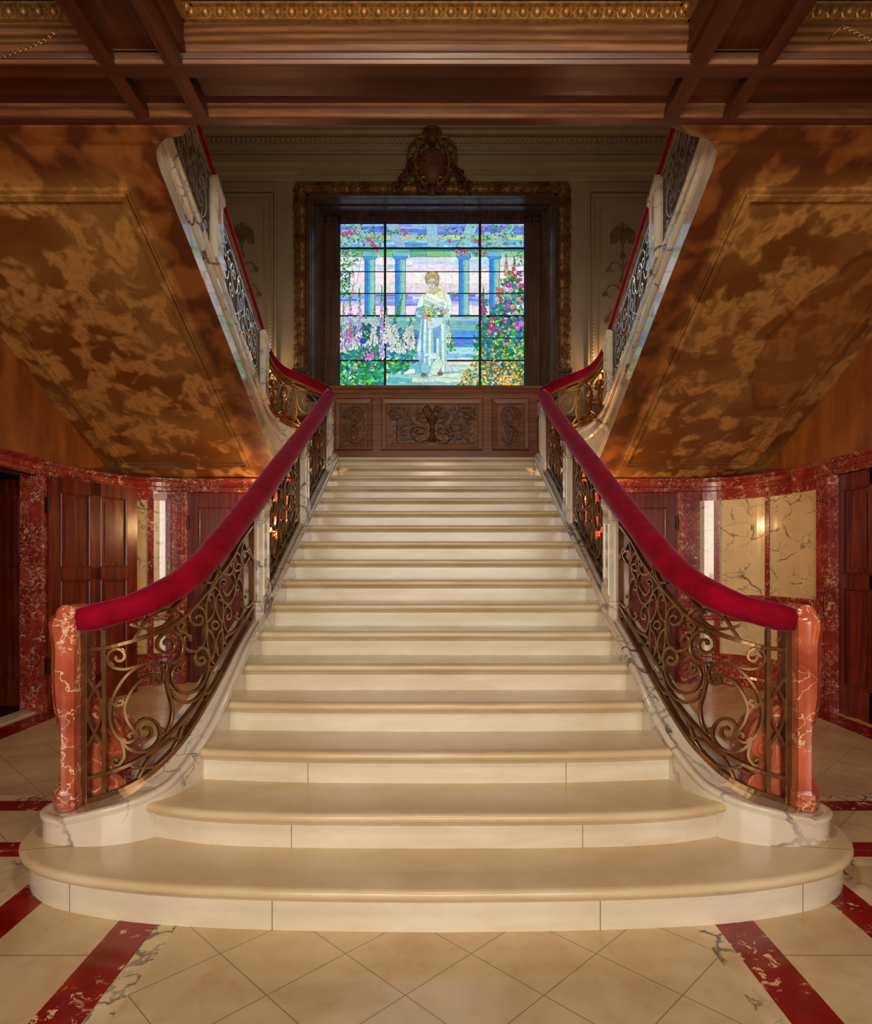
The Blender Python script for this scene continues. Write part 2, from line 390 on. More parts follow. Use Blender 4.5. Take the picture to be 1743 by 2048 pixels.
# ================================================================ STAIRCASE
ZN = {1:.172, 2:.33, 3:.487, 4:.644}; DN = {1:2.442, 2:2.768, 3:3.118, 4:3.47, 5:3.80, 6:4.15, 7:4.49}
for k in range(5, 18): ZN[k] = .798 + .1537 * (k - 5)
for k in range(8, 18): DN[k] = 4.82 + .3235 * (k - 8)
stair = thing('marble_staircase', 'broad cream marble staircase rising from the hall floor to the window landing', 'staircase', (0,2.4,0))
NOSE = [(0,-.062),(.006,-.058),(.010,-.046),(.020,-.044),(.030,-.040),(.037,-.031),(.039,-.021),(.036,-.010),(.028,-.003),(.014,0)]
def step_front(k):
    if k == 2: tab = [(0,0),(.6,.008),(1.0,.045),(1.27,.13)]
    elif k == 3: tab = [(0,0),(.6,.012),(1.0,.045),(1.15,.066)]
    elif k == 4: tab = [(0,0),(.6,.008),(1.0,.03),(1.15,.045)]
    else: tab = [(0,0),(1.15,.0)]
    W = tab[-1][0]; xs = [W * (i / 14 - 1) for i in range(29)]
    c = catmull(tab, 8) if len(tab) > 2 else tab
    return [(x, DN[k] + interp(c, abs(x))) for x in xs]
for k in range(2, 18):
    fr = step_front(k); z = ZN[k]; back = (DN[k+1] + (.10 if k < 4 else .03)) if k < 17 else 7.9
    b = MB(); b.smooth = True
    rings = []
    for i, (x, y) in enumerate(fr):
        a, c = fr[max(i-1,0)], fr[min(i+1,len(fr)-1)]; t = Vector((c[0]-a[0], c[1]-a[1])).normalized(); n = (t.y, -t.x)
        ring = [(x, y + .02, z - .062)] + [(x + n[0]*o, y + n[1]*o, z + dz) for o, dz in NOSE]
        ring += [(x, y + .03, z), (x, back, z), (x, back, z - .03)]
        rings.append(ring)
    b.loft(rings, caps=True)
    tr = b.build('tread', M['tread'], stair)
    r = MB(); z0 = ZN[k-1]
    r.loft([[(x, y, z0), (x, y, z - .055), (x, y + .03, z - .055), (x, y + .03, z0)] for x, y in fr], caps=True)
    if k in (2, 3):
        r.mi = 1
        for jx in (-.618, .625):
            y = interp([(p[0], p[1]) for p in fr], jx); r.box(jx-.0015, jx+.0015, y-.0008, y+.01, z0, z-.056)
    o = r.build('riser', [M['cream'], M['joint']], tr)
    # dark joint line where riser meets the tread below
# first, broad curved step
half = catmull([(0,2.442),(.62,2.458),(1.1,2.50),(1.457,2.585),(1.64,2.68),(1.765,2.82),(1.825,2.98),(1.82,3.14),(1.75,3.30),(1.6,3.42),(1.4,3.47)], 6)
out1 = [(-x, y) for x, y in reversed(half[1:])] + half
def offs(pts, o):
    q = []
    for i, (x, y) in enumerate(pts):
        a, c = pts[max(i-1,0)], pts[min(i+1,len(pts)-1)]; t = Vector((c[0]-a[0], c[1]-a[1])).normalized(); q.append((x + t.y*o, y - t.x*o))
    return q
b = MB(); b.smooth = True
levels = [(-.02, -.062)] + NOSE + [(-.12, 0)]
b.loft([[(x, y, ZN[1] + dz) for x, y in offs(out1, o)] for o, dz in levels], closed=False)
b.smooth = False
top = offs(out1, -.12); n1 = len(top)
b.add([(x, y, ZN[1]) for x, y in top], [(i, i+1, n1-2-i, n1-1-i) for i in range(n1//2 - 1)])
b.add([(top[0][0], top[0][1], ZN[1]), (top[-1][0], top[-1][1], ZN[1]), (1.3, 3.5, ZN[1]), (-1.3, 3.5, ZN[1])], [(0,1,2,3)])
b.smooth = False; b.mi = 1
for s in (-1, 1):
    b.tube([(s*1.50,2.80,ZN[1]+.0002),(s*1.79,2.86,ZN[1]+.0002)], .0016, 6) if False else b.add([(s*1.5,2.798,ZN[1]+.0006),(s*1.83,2.742,ZN[1]+.0006),(s*1.83,2.745,ZN[1]+.0006),(s*1.5,2.801,ZN[1]+.0006)], [(0,1,2,3)])
tr = b.build('tread', [M['tread'], M['joint']], stair)
r = MB(); r.smooth = True
r.loft([[(x, y, 0) for x, y in out1], [(x, y, ZN[1] - .055) for x, y in out1]], closed=False)
r.smooth = False; r.mi = 1
for jx in (-1.457, -.62, .643, 1.45):
    i = min(range(len(out1)), key=lambda i: abs(out1[i][0] - jx) + (9 if out1[i][1] > 2.8 else 0))
    x, y = offs(out1, .0008)[i]; r.box(x-.0016, x+.0016, y, y+.01, 0, ZN[1]-.056)
r.build('riser', [M['cream'], M['joint']], tr)
b = MB(); b.box(-1.15, 1.15, 7.85, 9.34, 2.5, ZN[17]); b.box(-3.7, -1.15, 7.46, 9.34, 2.5, ZN[17]); b.box(1.15, 3.7, 7.46, 9.34, 2.5, ZN[17])
b.build('landing', M['tread'], stair)
# curbs with their rounded plinths
for flip, side, sg in SIDES:
    b = MB(); b.smooth = True
    st = []                                                         # stations: centre, normal, width, top z
    prof = [(0,None),(0,-.030),(-.003,-.028),(-.003,-.023),(.006,-.020),(.011,-.008),(.010,.010),(.004,.024),(-.006,.031),(-.016,.031),(-.025,.024),(-.030,.012),(-.036,.006),(-.048,0)]
    N = len(R.p)
    inner = [(Vector(R.p[i][:2]), R.nr[i], R.p[i][3], R.p[i][2]) for i in range(N-1, -1, -1)]
    c0, n0, w0, z0 = inner[-1]; wo0 = R.p[0][4]
    tan = Vector((n0.y, -n0.x)) * 1.0
    if tan.x > 0: tan = -tan
    cap = []
    for k in range(1, 16):
        a = PI * k / 16; w = lerp(w0, wo0, (1 - math.cos(a)) / 2)
        d = n0 * math.cos(a) + tan * math.sin(a); cap.append((c0, d, lerp(w, .160, math.sin(a)), z0))
    outer = [(Vector(R.p[i][:2]), -R.nr[i], R.p[i][4], R.p[i][2]) for i in range(N)]
    allst = inner + cap + outer
    rings = []
    for c, n, w, z in allst:
        zb = 0 if c.y > 3.5 else interp([(3.3,.165),(3.5,0)], c.y)
        # shrink the cap mouldings on narrow sections
        rings.append([(c.x + n.x*(w+o), c.y + n.y*(w+o), (zb if dz is None else z + (dz if dz < 0 else dz * interp([(3.05,.25),(3.9,1)], c.y)))) for o, dz in prof])
    b.loft(rings, closed=False)
    # top surface between inner and outer edges
    o = -.048
    li = [(c.x + n.x*(w+o), c.y + n.y*(w+o), z) for c, n, w, z in inner]; lo = [(c.x + n.x*(w+o), c.y + n.y*(w+o), z) for c, n, w, z in reversed(outer)]
    b.loft([[p, q] for p, q in zip(li, lo)], closed=False)
    cp = [(c.x + n.x*(w+o), c.y + n.y*(w+o), z) for c, n, w, z in [inner[-1]] + cap + [outer[0]]]
    b.poly(cp)
    b.build('curb', M['veined'], stair, flip)

# ================================================================ RAILINGS
def spiral(c, st, prev, turns=1.0, rend=None, n=14):
    """continue a stroke from st round centre c, keeping its sense of travel"""
    rx, ry = st[0]-c[0], st[1]-c[1]; r0 = math.hypot(rx, ry); a0 = math.atan2(ry, rx)
    d = 1 if rx * (st[1]-prev[1]) - ry * (st[0]-prev[0]) > 0 else -1
    rend = rend if rend is not None else r0 * .18
    return [(c[0] + lerp(r0, rend, (k/n)**.85) * math.cos(a0 + d*2*PI*turns*k/n), c[1] + lerp(r0, rend, (k/n)**.85) * math.sin(a0 + d*2*PI*turns*k/n)) for k in range(1, n+1)]
def stroke(pts, end=None, start=None, et=1.05, stt=1.05, dense=4):
    q = catmull(pts, dense)
    if end: q = q + spiral(end, q[-1], q[-2], et)
    if start: q = list(reversed(spiral(start, q[0], q[1], stt))) + q
    return q
# traced from the enlarged photograph of the first railing (zoomed pixel coordinates)
ZA = lambda p: (80 + p[0] / 3.304, 1100 + p[1] / 3.304)
ZB = lambda p: (380 + p[0] / 5.689, 1020 + p[1] / 5.689)
S1 = []
def sa(pts, **k): S1.append([ZA(p) for p in stroke(pts, **k)])
def sb(pts, **k): S1.append([ZB(p) for p in stroke(pts, **k)])
sa([(450,705),(458,745),(495,777),(560,786),(640,766),(720,745),(780,755),(815,795),(814,845),(792,882)], end=(766,852), start=(520,705))
sa([(650,765),(570,830),(500,940),(468,1050),(475,1150),(515,1230),(575,1270),(625,1248)], end=(600,1226), et=.8)
sa([(738,822),(660,862),(600,935),(562,1025),(572,1115),(612,1185),(645,1235)], start=(765,850), stt=.5)
sa([(640,1225),(638,1170),(660,1130),(710,1112),(765,1140),(792,1200),(780,1260),(730,1315),(660,1335),(590,1315),(540,1262)], start=(698,1195), stt=.85)
sa([(540,1262),(555,1320),(555,1370),(530,1412)], end=(502,1392), et=.9)
sa([(838,760),(830,850),(850,950),(872,1040),(862,1140),(830,1205)], end=(808,1190), et=.8)
sa([(800,745),(870,742),(928,690),(935,605),(890,545),(830,545),(780,590),(772,640)], end=(842,620), et=1.0)
sa([(882,775),(868,830),(880,885),(920,932),(980,945),(1040,920),(1080,860),(1102,790),(1108,720),(1085,660),(1045,645),(1018,690)], end=(1055,725), start=(910,785), et=1.15)
sa([(862,925),(890,975),(950,1008),(1020,990),(1070,930),(1100,850),(1120,790)])
sa([(945,600),(955,650),(1010,672),(1060,640),(1085,560),(1088,470),(1070,400),(1035,372),(1000,390),(980,440)], start=(975,585), end=(1035,455), stt=.8)
sa([(900,500),(915,540),(960,555),(990,600)], start=(930,500), stt=.8)
sa([(1145,245),(1110,280),(1090,350),(1088,440),(1095,510),(1093,580),(1100,660),(1122,735),(1150,757)])
sa([(1145,245),(1180,290),(1200,370),(1197,450),(1190,510),(1198,570),(1195,650),(1175,730),(1150,757)])
sa([(1100,322),(1118,290),(1140,320),(1142,390),(1118,450),(1090,480)], start=(1112,325), stt=.6)
sa([(1190,322),(1172,290),(1155,320),(1152,390),(1172,450),(1192,480)], start=(1178,325), stt=.6)
sa([(1092,520),(1120,545),(1142,600),(1142,660),(1122,712)], end=(1112,695), et=.6)
sa([(1195,520),(1172,545),(1154,600),(1156,660),(1172,708)], end=(1182,690), et=.6)
S1.append([ZA((1146 + 24*math.cos(2*PI*k/16), 497 + 26*math.sin(2*PI*k/16))) for k in range(17)])
sa([(490,1290),(520,1240),(500,1200)]) if False else None
sa([(480,1000),(500,1025),(540,1020)], end=(535,1000), et=.7)
sb([(318,850),(326,945),(365,1042),(415,1075),(465,1020),(500,900),(498,790),(468,725)], start=(362,825))
sb([(348,905),(395,970),(445,925),(480,850)])
sb([(472,615),(470,680),(438,735),(380,732),(322,705)], start=(452,630), stt=.8)
sb([(485,690),(480,600),(490,530),(520,490),(555,540),(568,630),(550,720),(520,772)], start=(520,640), stt=.9)
sb([(640,480),(655,440),(690,540),(718,690),(722,880),(700,1030),(650,1105),(605,1090),(590,1010)], end=(618,985), et=.9)
sb([(640,470),(600,370),(570,450),(572,570),(605,630),(640,570)], end=(606,510), et=1.0)
sb([(508,850),(520,795),(555,790),(582,870),(592,1000),(585,1150),(545,1245)], end=(532,1190), start=(527,890), et=.5, stt=.7)
sb([(370,1460),(410,1430),(470,1400),(530,1340),(575,1250),(592,1140)])
sb([(412,1400),(375,1330),(362,1230),(375,1130),(412,1090),(448,1150),(445,1230)], end=(412,1215), et=.8)
sb([(360,1610),(352,1540),(378,1510),(400,1555)], end=(380,1565), et=.6)
sb([(50,1700),(60,1610),(120,1565),(180,1600),(200,1680),(195,1800)], start=(115,1700), stt=.9)
sb([(205,1830),(212,1790),(240,1790),(245,1840)], end=(228,1840), et=.7)
TOPBAR = [ZA(p) for p in ((290,660),(440,645),(600,603),(750,555),(870,498),(960,430),(1050,333),(1130,235),(1250,75))] + [ZB(p) for p in ((560,370),(745,115))]
BOTBAR = [ZA(p) for p in ((320,1505),(450,1470),(600,1410),(720,1338),(850,1222),(960,1100),(1060,965))] + [ZB(p) for p in ((210,1860),(330,1650),(470,1440),(640,1190),(745,1010))]
LOWBAR = [ZA(p) for p in ((285,1665),(450,1615),(600,1553),(750,1452),(900,1300),(1000,1162),(1100,995),(1200,815),(1300,618),(1440,385))]
ARCS = [[(595,490),(650,510),(740,522),(820,500),(880,440)], [(610,600),(650,540),(720,440),(800,400),(880,392),(945,430)], [(850,420),(880,380),(930,330),(935,300)],
        [(1085,215),(1130,215),(1170,160),(1180,110)], [(1110,250),(1150,180),(1165,120)],
        [(315,850),(355,900),(395,965),(412,1065),(385,1165),(322,1292)], [(415,862),(365,925),(325,1000),(320,1075),(350,1175),(425,1292)],
        [(600,1428),(680,1440),(770,1420),(850,1350),(915,1250),(950,1235)], [(645,1520),(680,1440),(740,1350),(810,1290),(880,1245),(960,1250)],
        [(915,1240),(935,1180),(950,1130)], [(1085,1050),(1100,960),(1150,880),(1190,800)], [(1060,960),(1110,940),(1160,880),(1190,810)]]
BW, BD = .014, .022
def lay(pts, w=BW, d=BD, seg=None):
    b = MB(); b.smooth = False; q = []; nn = []
    for x, y in pts:
        p, n = R.px(x, y); q.append(p); nn.append(n)
    b.ribbon(q, nn, w, d); return b
def first_panel(flip, side, t):
    for pl in S1: lay(pl).build('scroll', M['bronze'], t, flip)
    for a in ARCS:
        lay([ZA(p) for p in catmull(a, 4)]).build('border_arc', M['bronze'], t, flip)
    lay(catmull(TOPBAR, 4), .018, .028).build('upper_bar', M['bronze'], t, flip)
    lay(catmull(BOTBAR, 4), .018, .028).build('lower_bar', M['bronze'], t, flip)
    lay(catmull(LOWBAR, 4), .026, .034).build('bottom_rail', M['bronze'], t, flip)
    for x, y0, y1, w in ((295,530,1668,.034), (428,525,1615,.02)):
        a, b_ = ZA((x, y0)), ZA((x, y1)); lay([a, b_], w, .04 if w > .03 else .024).build('stile', M['bronze'], t, flip)
    # brass end stile against the first marble pier
    q, n = R.at(R.by_depth(4.235)); b = MB(); b.box(q[0]-.015, q[0]+.02, q[1]-.02, q[1]+.03, q[2], interp(railz, R.by_depth(4.23)) - .05); b.build('stile', M['bronze'], t, flip)

# general panel design, drawn in a 2 x 1 field (left half, mirrored)
HALF = [stroke([(1.0,.875),(.905,.84),(.85,.72),(.84,.58),(.85,.5),(.84,.42),(.85,.28),(.905,.16),(1.0,.125)]),
        stroke([(.885,.72),(.915,.79),(.955,.74),(.95,.65),(.90,.57),(.85,.54)], start=(.905,.715), stt=.5),
        stroke([(.885,.28),(.915,.21),(.955,.26),(.95,.35),(.90,.43),(.85,.46)], start=(.905,.285), stt=.5),
        stroke([(.83,.66),(.80,.50),(.70,.42),(.58,.47),(.54,.60),(.58,.72)], end=(.65,.64)),
        stroke([(.84,.80),(.76,.85),(.60,.86),(.47,.80),(.40,.68),(.41,.56)], end=(.465,.63), et=.9),
        stroke([(.84,.24),(.74,.14),(.60,.14),(.48,.24),(.50,.36)], end=(.57,.30)),
        stroke([(.46,.13),(.32,.14),(.19,.24),(.12,.40),(.13,.58),(.20,.69),(.30,.66)], end=(.245,.585), et=.9),
        stroke([(.10,.70),(.13,.84),(.24,.87),(.34,.80)], end=(.26,.78), et=.8),
        stroke([(.44,.48),(.40,.34),(.31,.27),(.23,.34)], end=(.295,.39), et=1.0),
        stroke([(.06,.16),(.12,.12),(.17,.18)], end=(.12,.20), et=.7)]
MOT = HALF + [[(2 - a, b) for a, b in s] for s in HALF] + [[(1 + .05*math.cos(2*PI*k/14), .5 + .075*math.sin(2*PI*k/14)) for k in range(15)]]
ZERO_B, ZERO_T = None, None
def panel(path, s0, s1, zb, zt, t, flip, mat):
    def W(a, v):
        s = lerp(s0, s1, a / 2); q, n = path.at(s); return Vector((q[0], q[1], lerp(zb(s), zt(s), v))), Vector((n.x, n.y, 0))
    def put(name, pts, w=BW, d=BD):
        b = MB(); q, nn = zip(*[W(*p) for p in pts]); b.ribbon(list(q), list(nn), w, d); b.build(name, mat, t, flip)
    for s in MOT: put('scroll', s)
    ln = [(.02 + 1.96 * k / 24, 0) for k in range(25)]
    put('bottom_rail', [(a, .012) for a, _ in ln], .026, .034); put('lower_bar', [(a, .115) for a, _ in ln], .016, .026)
    put('upper_bar', [(a, .885) for a, _ in ln], .016, .026); put('top_rail', [(a, .985) for a, _ in ln], .02, .04)
    for c in (.02, 1.98): put('stile', [(c, 0), (c, 1)], .034, .04)
    for base in (.062, .935):
        for k in range(4):
            for sg2 in (-1, 1): put('border_arc', [(.04 + .48*(k + u/8), base + sg2 * .05 * math.sin(PI * u / 8) - sg2 * .012) for u in range(9)], .011, .018)
def pier(path, s0, s1, zb, zt, name, label, flip, grp):
    """marble pier on the curb with base, cap and sunk panel on its inner face"""
    q0, n = path.at(s0); q1, _ = path.at(s1)
    t = thing(name, label, 'pier', ((-1 if flip else 1) * q0[0], (q0[1]+q1[1])/2, zb(s0)), grp)
    def slab(a, b_, inn, out, za, zb_, mat, nm, bev=0):
        m = MB(); pa = []; 
        for s in (lerp(s0, s1, a), lerp(s0, s1, b_)):
            q, n = path.at(s); za_, zz = za(s), zb_(s)
            pa.append([(q[0]+n.x*inn, q[1]+n.y*inn, za_), (q[0]+n.x*inn, q[1]+n.y*inn, zz), (q[0]-n.x*out, q[1]-n.y*out, zz), (q[0]-n.x*out, q[1]-n.y*out, za_)])
        m.loft(pa, caps=True); return m.build(nm, mat, t, flip)
    slab(0, 1, .062, .065, lambda s: zb(s) - .03, lambda s: zt(s), M['veined'], 'shaft')
    slab(-.10, 1.06, .072, .075, lambda s: zb(s) - .03, lambda s: zb(s) + .085, M['veined'], 'base')
    slab(-.07, 1.04, .067, .070, lambda s: zb(s) + .08, lambda s: zb(s) + .105, M['veined'], 'base_moulding')
    slab(-.10, 1.08, .074, .075, lambda s: zt(s) - .055, lambda s: zt(s) - .005, M['veined'], 'cap')
    slab(-.06, 1.05, .068, .070, lambda s: zt(s) - .075, lambda s: zt(s) - .05, M['veined'], 'cap_moulding')
    # raised border of the sunk inner panel
    lo, hi = (lambda s: zb(s) + .14), (lambda s: zt(s) - .11)
    slab(.10, .24, .068, -.04, lo, hi, M['veined'], 'panel_border'); slab(.76, .90, .068, -.04, lo, hi, M['veined'], 'panel_border')
    slab(.24, .76, .068, -.04, lambda s: zb(s) + .14, lambda s: zb(s) + .165, M['veined'], 'panel_border'); slab(.24, .76, .068, -.04, lambda s: zt(s) - .135, hi, M['veined'], 'panel_border')
    return t
for flip, side, sg in SIDES:
    zcR = lambda s: R.at(s)[0][2]; zrR = lambda s: interp(railz, s) - .045
    zsU = lambda s: U.at(s)[0][3]; zrU = lambda s: U.at(s)[0][4] - .05
    t = thing('iron_railing', 'curving scrolled bronze railing panel between the %s red newel and the nearest marble pier' % side, 'railing', (sg*1.4,3.1,.3), 'bronze scroll railing panels')
    first_panel(flip, side, t)
    dR = R.by_depth; piers = [(4.27,4.44), (5.665,5.835), (7.02,7.19)]
    nm = ['lowest, nearest', 'middle', 'highest']
    for i, (a, b_) in enumerate(piers):
        pier(R, dR(a), dR(b_), zcR, zrR, 'marble_pier', '%s white marble pier on the %s curb of the main flight' % (nm[i], side), flip, 'marble piers of the main flight')
    for i, (a, b_) in enumerate(((4.455,5.65), (5.85,7.005))):
        t = thing('iron_railing', '%s straight scrolled bronze railing panel between marble piers on the %s of the main flight' % (('lower','upper')[i], side), 'railing', (sg*1.2,(a+b_)/2,1.5), 'bronze scroll railing panels')
        panel(R, dR(a), dR(b_), zcR, zrR, t, flip, M['bronze'])
    upts = [U.by_depth(7.0)]
    def uD(D):
        for i in range(len(U.p)-1):
            if U.p[i][0] < -1.8 and U.p[i][1] >= D >= U.p[i+1][1]: return lerp(U.s[i], U.s[i+1], (U.p[i][1]-D)/(U.p[i][1]-U.p[i+1][1]))
    t = thing('iron_railing', 'half-round scrolled bronze railing panel at the %s end of the landing' % side, 'railing', (sg*1.5,7.4,2.6), 'bronze scroll railing panels')
    panel(U, .03, uD(6.93), zsU, zrU, t, flip, M['brass'])  # bronze panel given brass to paint in its golden lamplight
    for i, (a, b_) in enumerate(((6.92,6.75), (5.44,5.27))):
        pier(U, uD(a), uD(b_), zsU, zrU, 'marble_pier', '%s white marble pier under the rail of the %s return flight' % (('lower','upper')[i], side), flip, 'marble piers of the return flights')
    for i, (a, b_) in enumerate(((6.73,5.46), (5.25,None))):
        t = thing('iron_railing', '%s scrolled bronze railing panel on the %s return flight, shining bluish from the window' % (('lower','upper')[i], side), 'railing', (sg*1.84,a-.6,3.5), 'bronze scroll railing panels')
        panel(U, uD(a), uD(b_) if b_ else uD(4.36)+.45, zsU, zrU, t, flip, M['sheen_bronze'])
    # velvet-covered handrail
    t = thing('handrail', 'crimson velvet covered handrail sweeping up the %s side from newel to upper floor' % side, 'handrail', (sg*1.6,2.95,1.1))
    line = []
    for k in range(60):
        s = R.L * (k + .6) / 60; q, n = R.at(s)
        if s < railz[0][0]: continue
        line.append((q[0], q[1], interp(railz, s), n, .074 if s > .9 else lerp(.066,.074,s/.9), .060))
    q, n = R.at(railz[0][0]); line.insert(0, (q[0], q[1], railz[0][1], n, .066, .058))
    e = line[-1]
    nU = 90
    for k in range(2, nU + 1):
        s = U.L * k / nU; q, n = U.at(s); w = interp([(0,.07),(.35,.06),(1.0,.046)], s)
        line.append((q[0], q[1], q[4] + interp([(0,.0),(1,.0)], s), n, w, interp([(0,.06),(.4,.056),(1.0,.045)], s)))
    b = MB(); b.smooth = True; rings = []; rnd = random.Random(4)
    for i, (x, y, z, n, w, h) in enumerate(line):
        a, c = line[max(i-1,0)], line[min(i+1,len(line)-1)]
        T = (Vector(c[:3]) - Vector(a[:3])).normalized(); nn = Vector((n.x, n.y, 0)); nn = (nn - T * nn.dot(T)).normalized(); up = T.cross(nn) * -1
        if up.z < 0: up = -up
        wob = 1 + .035 * math.sin(i * 1.7) * (1 if i < 14 else .3)
        sc = 1
        ring = []
        for k in range(18):
            t_ = 2 * PI * k / 18; cx, sx = math.cos(t_), math.sin(t_)
            e2 = .8; px_ = math.copysign(abs(cx) ** e2, cx) * w * wob * sc; pz_ = math.copysign(abs(sx) ** e2, sx) * h * wob * sc
            ring.append(Vector((x, y, z)) + nn * px_ + up * pz_)
        rings.append(ring)
    # softly closed fabric end at the newel
    r0 = rings[0]; c0 = sum(r0, Vector()) / len(r0); back = (c0 - sum(rings[1], Vector()) / len(r0)).normalized()
    rings.insert(0, [c0 + (p - c0) * .86 + back * .028 for p in r0]); rings.insert(0, [c0 + (p - c0) * .45 + back * .04 for p in r0])
    b.loft(rings, caps=True); b.build('velvet_cover', M['velvet'], t, flip)
    b = MB(); rings = []
    for (x, y, z, n, w, h) in line[4:]:
        up_ = 1 if y > 0 else 0
        zz = z - h * .9; o = .02
        if y < 7.19 and x > -1.7: w *= .45; zz = z - h * .72
        rings.append([(x + n.x*(w*.62), y + n.y*(w*.62), zz), (x - n.x*(w*.8+o*.5), y - n.y*(w*.8+o*.5), zz), (x - n.x*(w*.8+o*.5), y - n.y*(w*.8+o*.5), zz - .028), (x + n.x*(w*.62), y + n.y*(w*.62), zz - .028)])
    b.loft(rings, caps=True); b.build('wooden_rail', M['walnut'], t, flip)

# ================================================================ NEWELS
for flip, side, sg in SIDES:
    t = thing('newel_post', 'orange-red marble scrolled newel post standing on the %s end of the stair curb' % side, 'newel post', (sg*1.68,2.98,.28))
    b = MB(); b.smooth = True; rings = []
    zt_ = [(.283,-1.735),(.33,-1.74),(.37,-1.73),(.42,-1.71),(.55,-1.705),(.62,-1.712),(.72,-1.738),(.85,-1.75),(1.0,-1.748),(1.08,-1.76),(1.13,-1.76),(1.165,-1.74)]
    for z, xl in catmull(zt_, 3):
        xr = -1.622; y0, y1 = 2.885, 3.095; c = .035
        if z < .36: y0 -= .006; xr += .006
        tp = max(0, (z - 1.13) / .035) * .02
        rings.append([(xl+c+.01+tp, y0+.02+tp, z), (xl+.055, y0+.004+tp, z), (-1.665, y0+tp, z), (-1.652, y0+.006+tp, z), (xr-tp, y0+.028+tp, z), (xr-tp, y1-tp, z), (xl+.05, y1-tp, z), (xl+tp, y1-.05, z), (xl+tp, y0+.07, z)])
    b.loft(rings, caps=True); b.build('shaft', M['newel'], t, flip)
    b = MB(); b.smooth = True
    out = [(182,1398),(200,1402),(222,1416),(244,1440),(260,1466),(268,1494),(268,1516),(262,1530),(254,1538),(262,1540),(270,1552),(271,1566),(264,1578),(252,1584),(182,1594)]
    o2 = [(P(x, y, 3.12)[0], P(x, y, 3.12)[2]) for x, y in catmull(out, 3)]
    cxm = sum(p[0] for p in o2)/len(o2); czm = sum(p[1] for p in o2)/len(o2)
    R_ = []
    for yy, s_ in ((3.02,.90),(3.03,.965),(3.05,1),(3.19,1),(3.21,.965),(3.22,.9)): R_.append([(lerp(cxm,p[0],s_), yy, max(.284, lerp(czm,p[1],s_))) for p in o2])
    b.loft(R_, caps=True); b.build('volute', M['newel'], t, flip)
    b = MB(); 
    sp = [(a, c) for a, c in stroke([(190,1412),(215,1428),(240,1460),(250,1495),(240,1520)], end=(218,1500), et=1.1)]
    b.ribbon([Vector(P(x, y, 3.02)) for x, y in sp], Vector((0,-1,0)), .018, .02); b.build('carved_scroll', M['newel'], t, flip)
    b = MB(); b.smooth = True; b.loft([[(-1.668 + r*math.cos(a), y, 1.158 + r*.9*math.sin(a)) for a in [2*PI*k/20 for k in range(20)]] for y, r in ((2.92,.032),(2.93,.045),(3.07,.045),(3.08,.03))], caps=True)
    b.build('top_roll', M['newel'], t, flip)
# ================================================================ RETURN FLIGHTS
for flip, side, sg in SIDES:
    t = thing('return_staircase', '%s return flight with a white veined marble stringer above a sponged gold soffit' % side, 'staircase', (sg*2.7,7.0,2.64))
    b = MB(); b.smooth = False; rings = []
    for i, q in enumerate(U.p):
        n = U.nr[i]; zb, h = q[2], q[3] - q[2]; ob = -.07 if q[1] > 4.5 else interp([(4.3,.0),(4.5,-.07)], q[1])
        pr = [(.05,.004),(.05,.115),(.043,.122),(.043,.135),(.034,.150),(.020,.162),(.012,.175),(.012,h-.175),(.022,h-.165),(.036,h-.155),(.038,h-.14),(.030,h-.13),(.030,h-.055),(.042,h-.05),(.045,h-.03),(.038,h-.015),(.02,h-.008),(.02,h),(ob,h),(ob,.03)]
        rings.append([(q[0]+n.x*o, q[1]+n.y*o, zb+z) for o, z in pr])
    b.loft(rings, caps=True); b.build('stringer', M['veined'], t, flip)
    b = MB(); X0, X1 = -1.80, -3.7
    rg_ = [[(-1.5, 7.5, 2.35), (-1.78, 7.5, 2.35), (-3.7, 7.5, 2.35), (-3.7, 7.5, 2.47), (-1.9, 7.5, 2.47)]]
    for i, q in enumerate(U.p):
        n = U.nr[i]
        if q[1] > 7.42 or (q[1] > 7.0 and q[0] > -1.6): continue
        ex, ey = q[0] + n.x*.048, q[1] + n.y*.048
        if rg_[-1][0][1] - ey < .002 and ex < -1.0 and q[1] > 4.2: continue
        zl = zlow(max(ey, 4.02))
        ze = min(q[2] - .002, 4.052); xm = min(ex - .01, -1.77); zm = min(ze, 4.018)
        rg_.append([(ex, ey, ze), (xm, ey, zm), (-3.7, ey, zl), (-3.7, ey, zl + .12), (min(ex - .13, -1.0), ey, q[2] + .12)])
    rg_ = [r for r in rg_ if r[0][0] < -1.56 or r[0][1] > 6]
    rg_.append([(-1.50, 3.968, 4.056), (-1.77, 3.968, 4.045), (-3.7, 3.968, 4.056), (-3.7, 3.968, 4.25), (-1.0, 3.968, 4.25)])
    b.loft(rg_, caps=True)
    b.build('soffit', M['sponge'], t, flip)
    b = MB()
    cor = [(-2.055,7.28),(-2.055,4.33),(-3.53,4.33),(-3.53,7.28)]
    def sp(x, y, d): return Vector((x, y, zlow(y) - d))
    def mould(inset, w, h):
        o, i_ = inset, inset + w
        def rect(k): return [(-2.055-k,7.28-k),(-2.055-k,4.33+k),(-3.53+k,4.33+k),(-3.53+k,7.28-k)]
        A, B = rect(o), rect(i_)
        b.loft([[sp(*A[j],-.002), sp(*A[j],h), sp(*B[j],h), sp(*B[j],-.002)] for j in range(4)], loop=True)
    mould(0,.018,.022); mould(.024,.034,.038); mould(.064,.018,.018)
    b.build('panel_moulding', M['sponge'], t, flip)
    b = MB()
    for k in range(10):
        y1 = 7.18 - k * .325; z1 = 2.642 + .158 * (k + 1)
        if z1 < 4.2: b.box(-3.7, -1.9, y1 - .33, y1, z1 - .10, z1)
    b.build('step', M['tread'], t, flip)

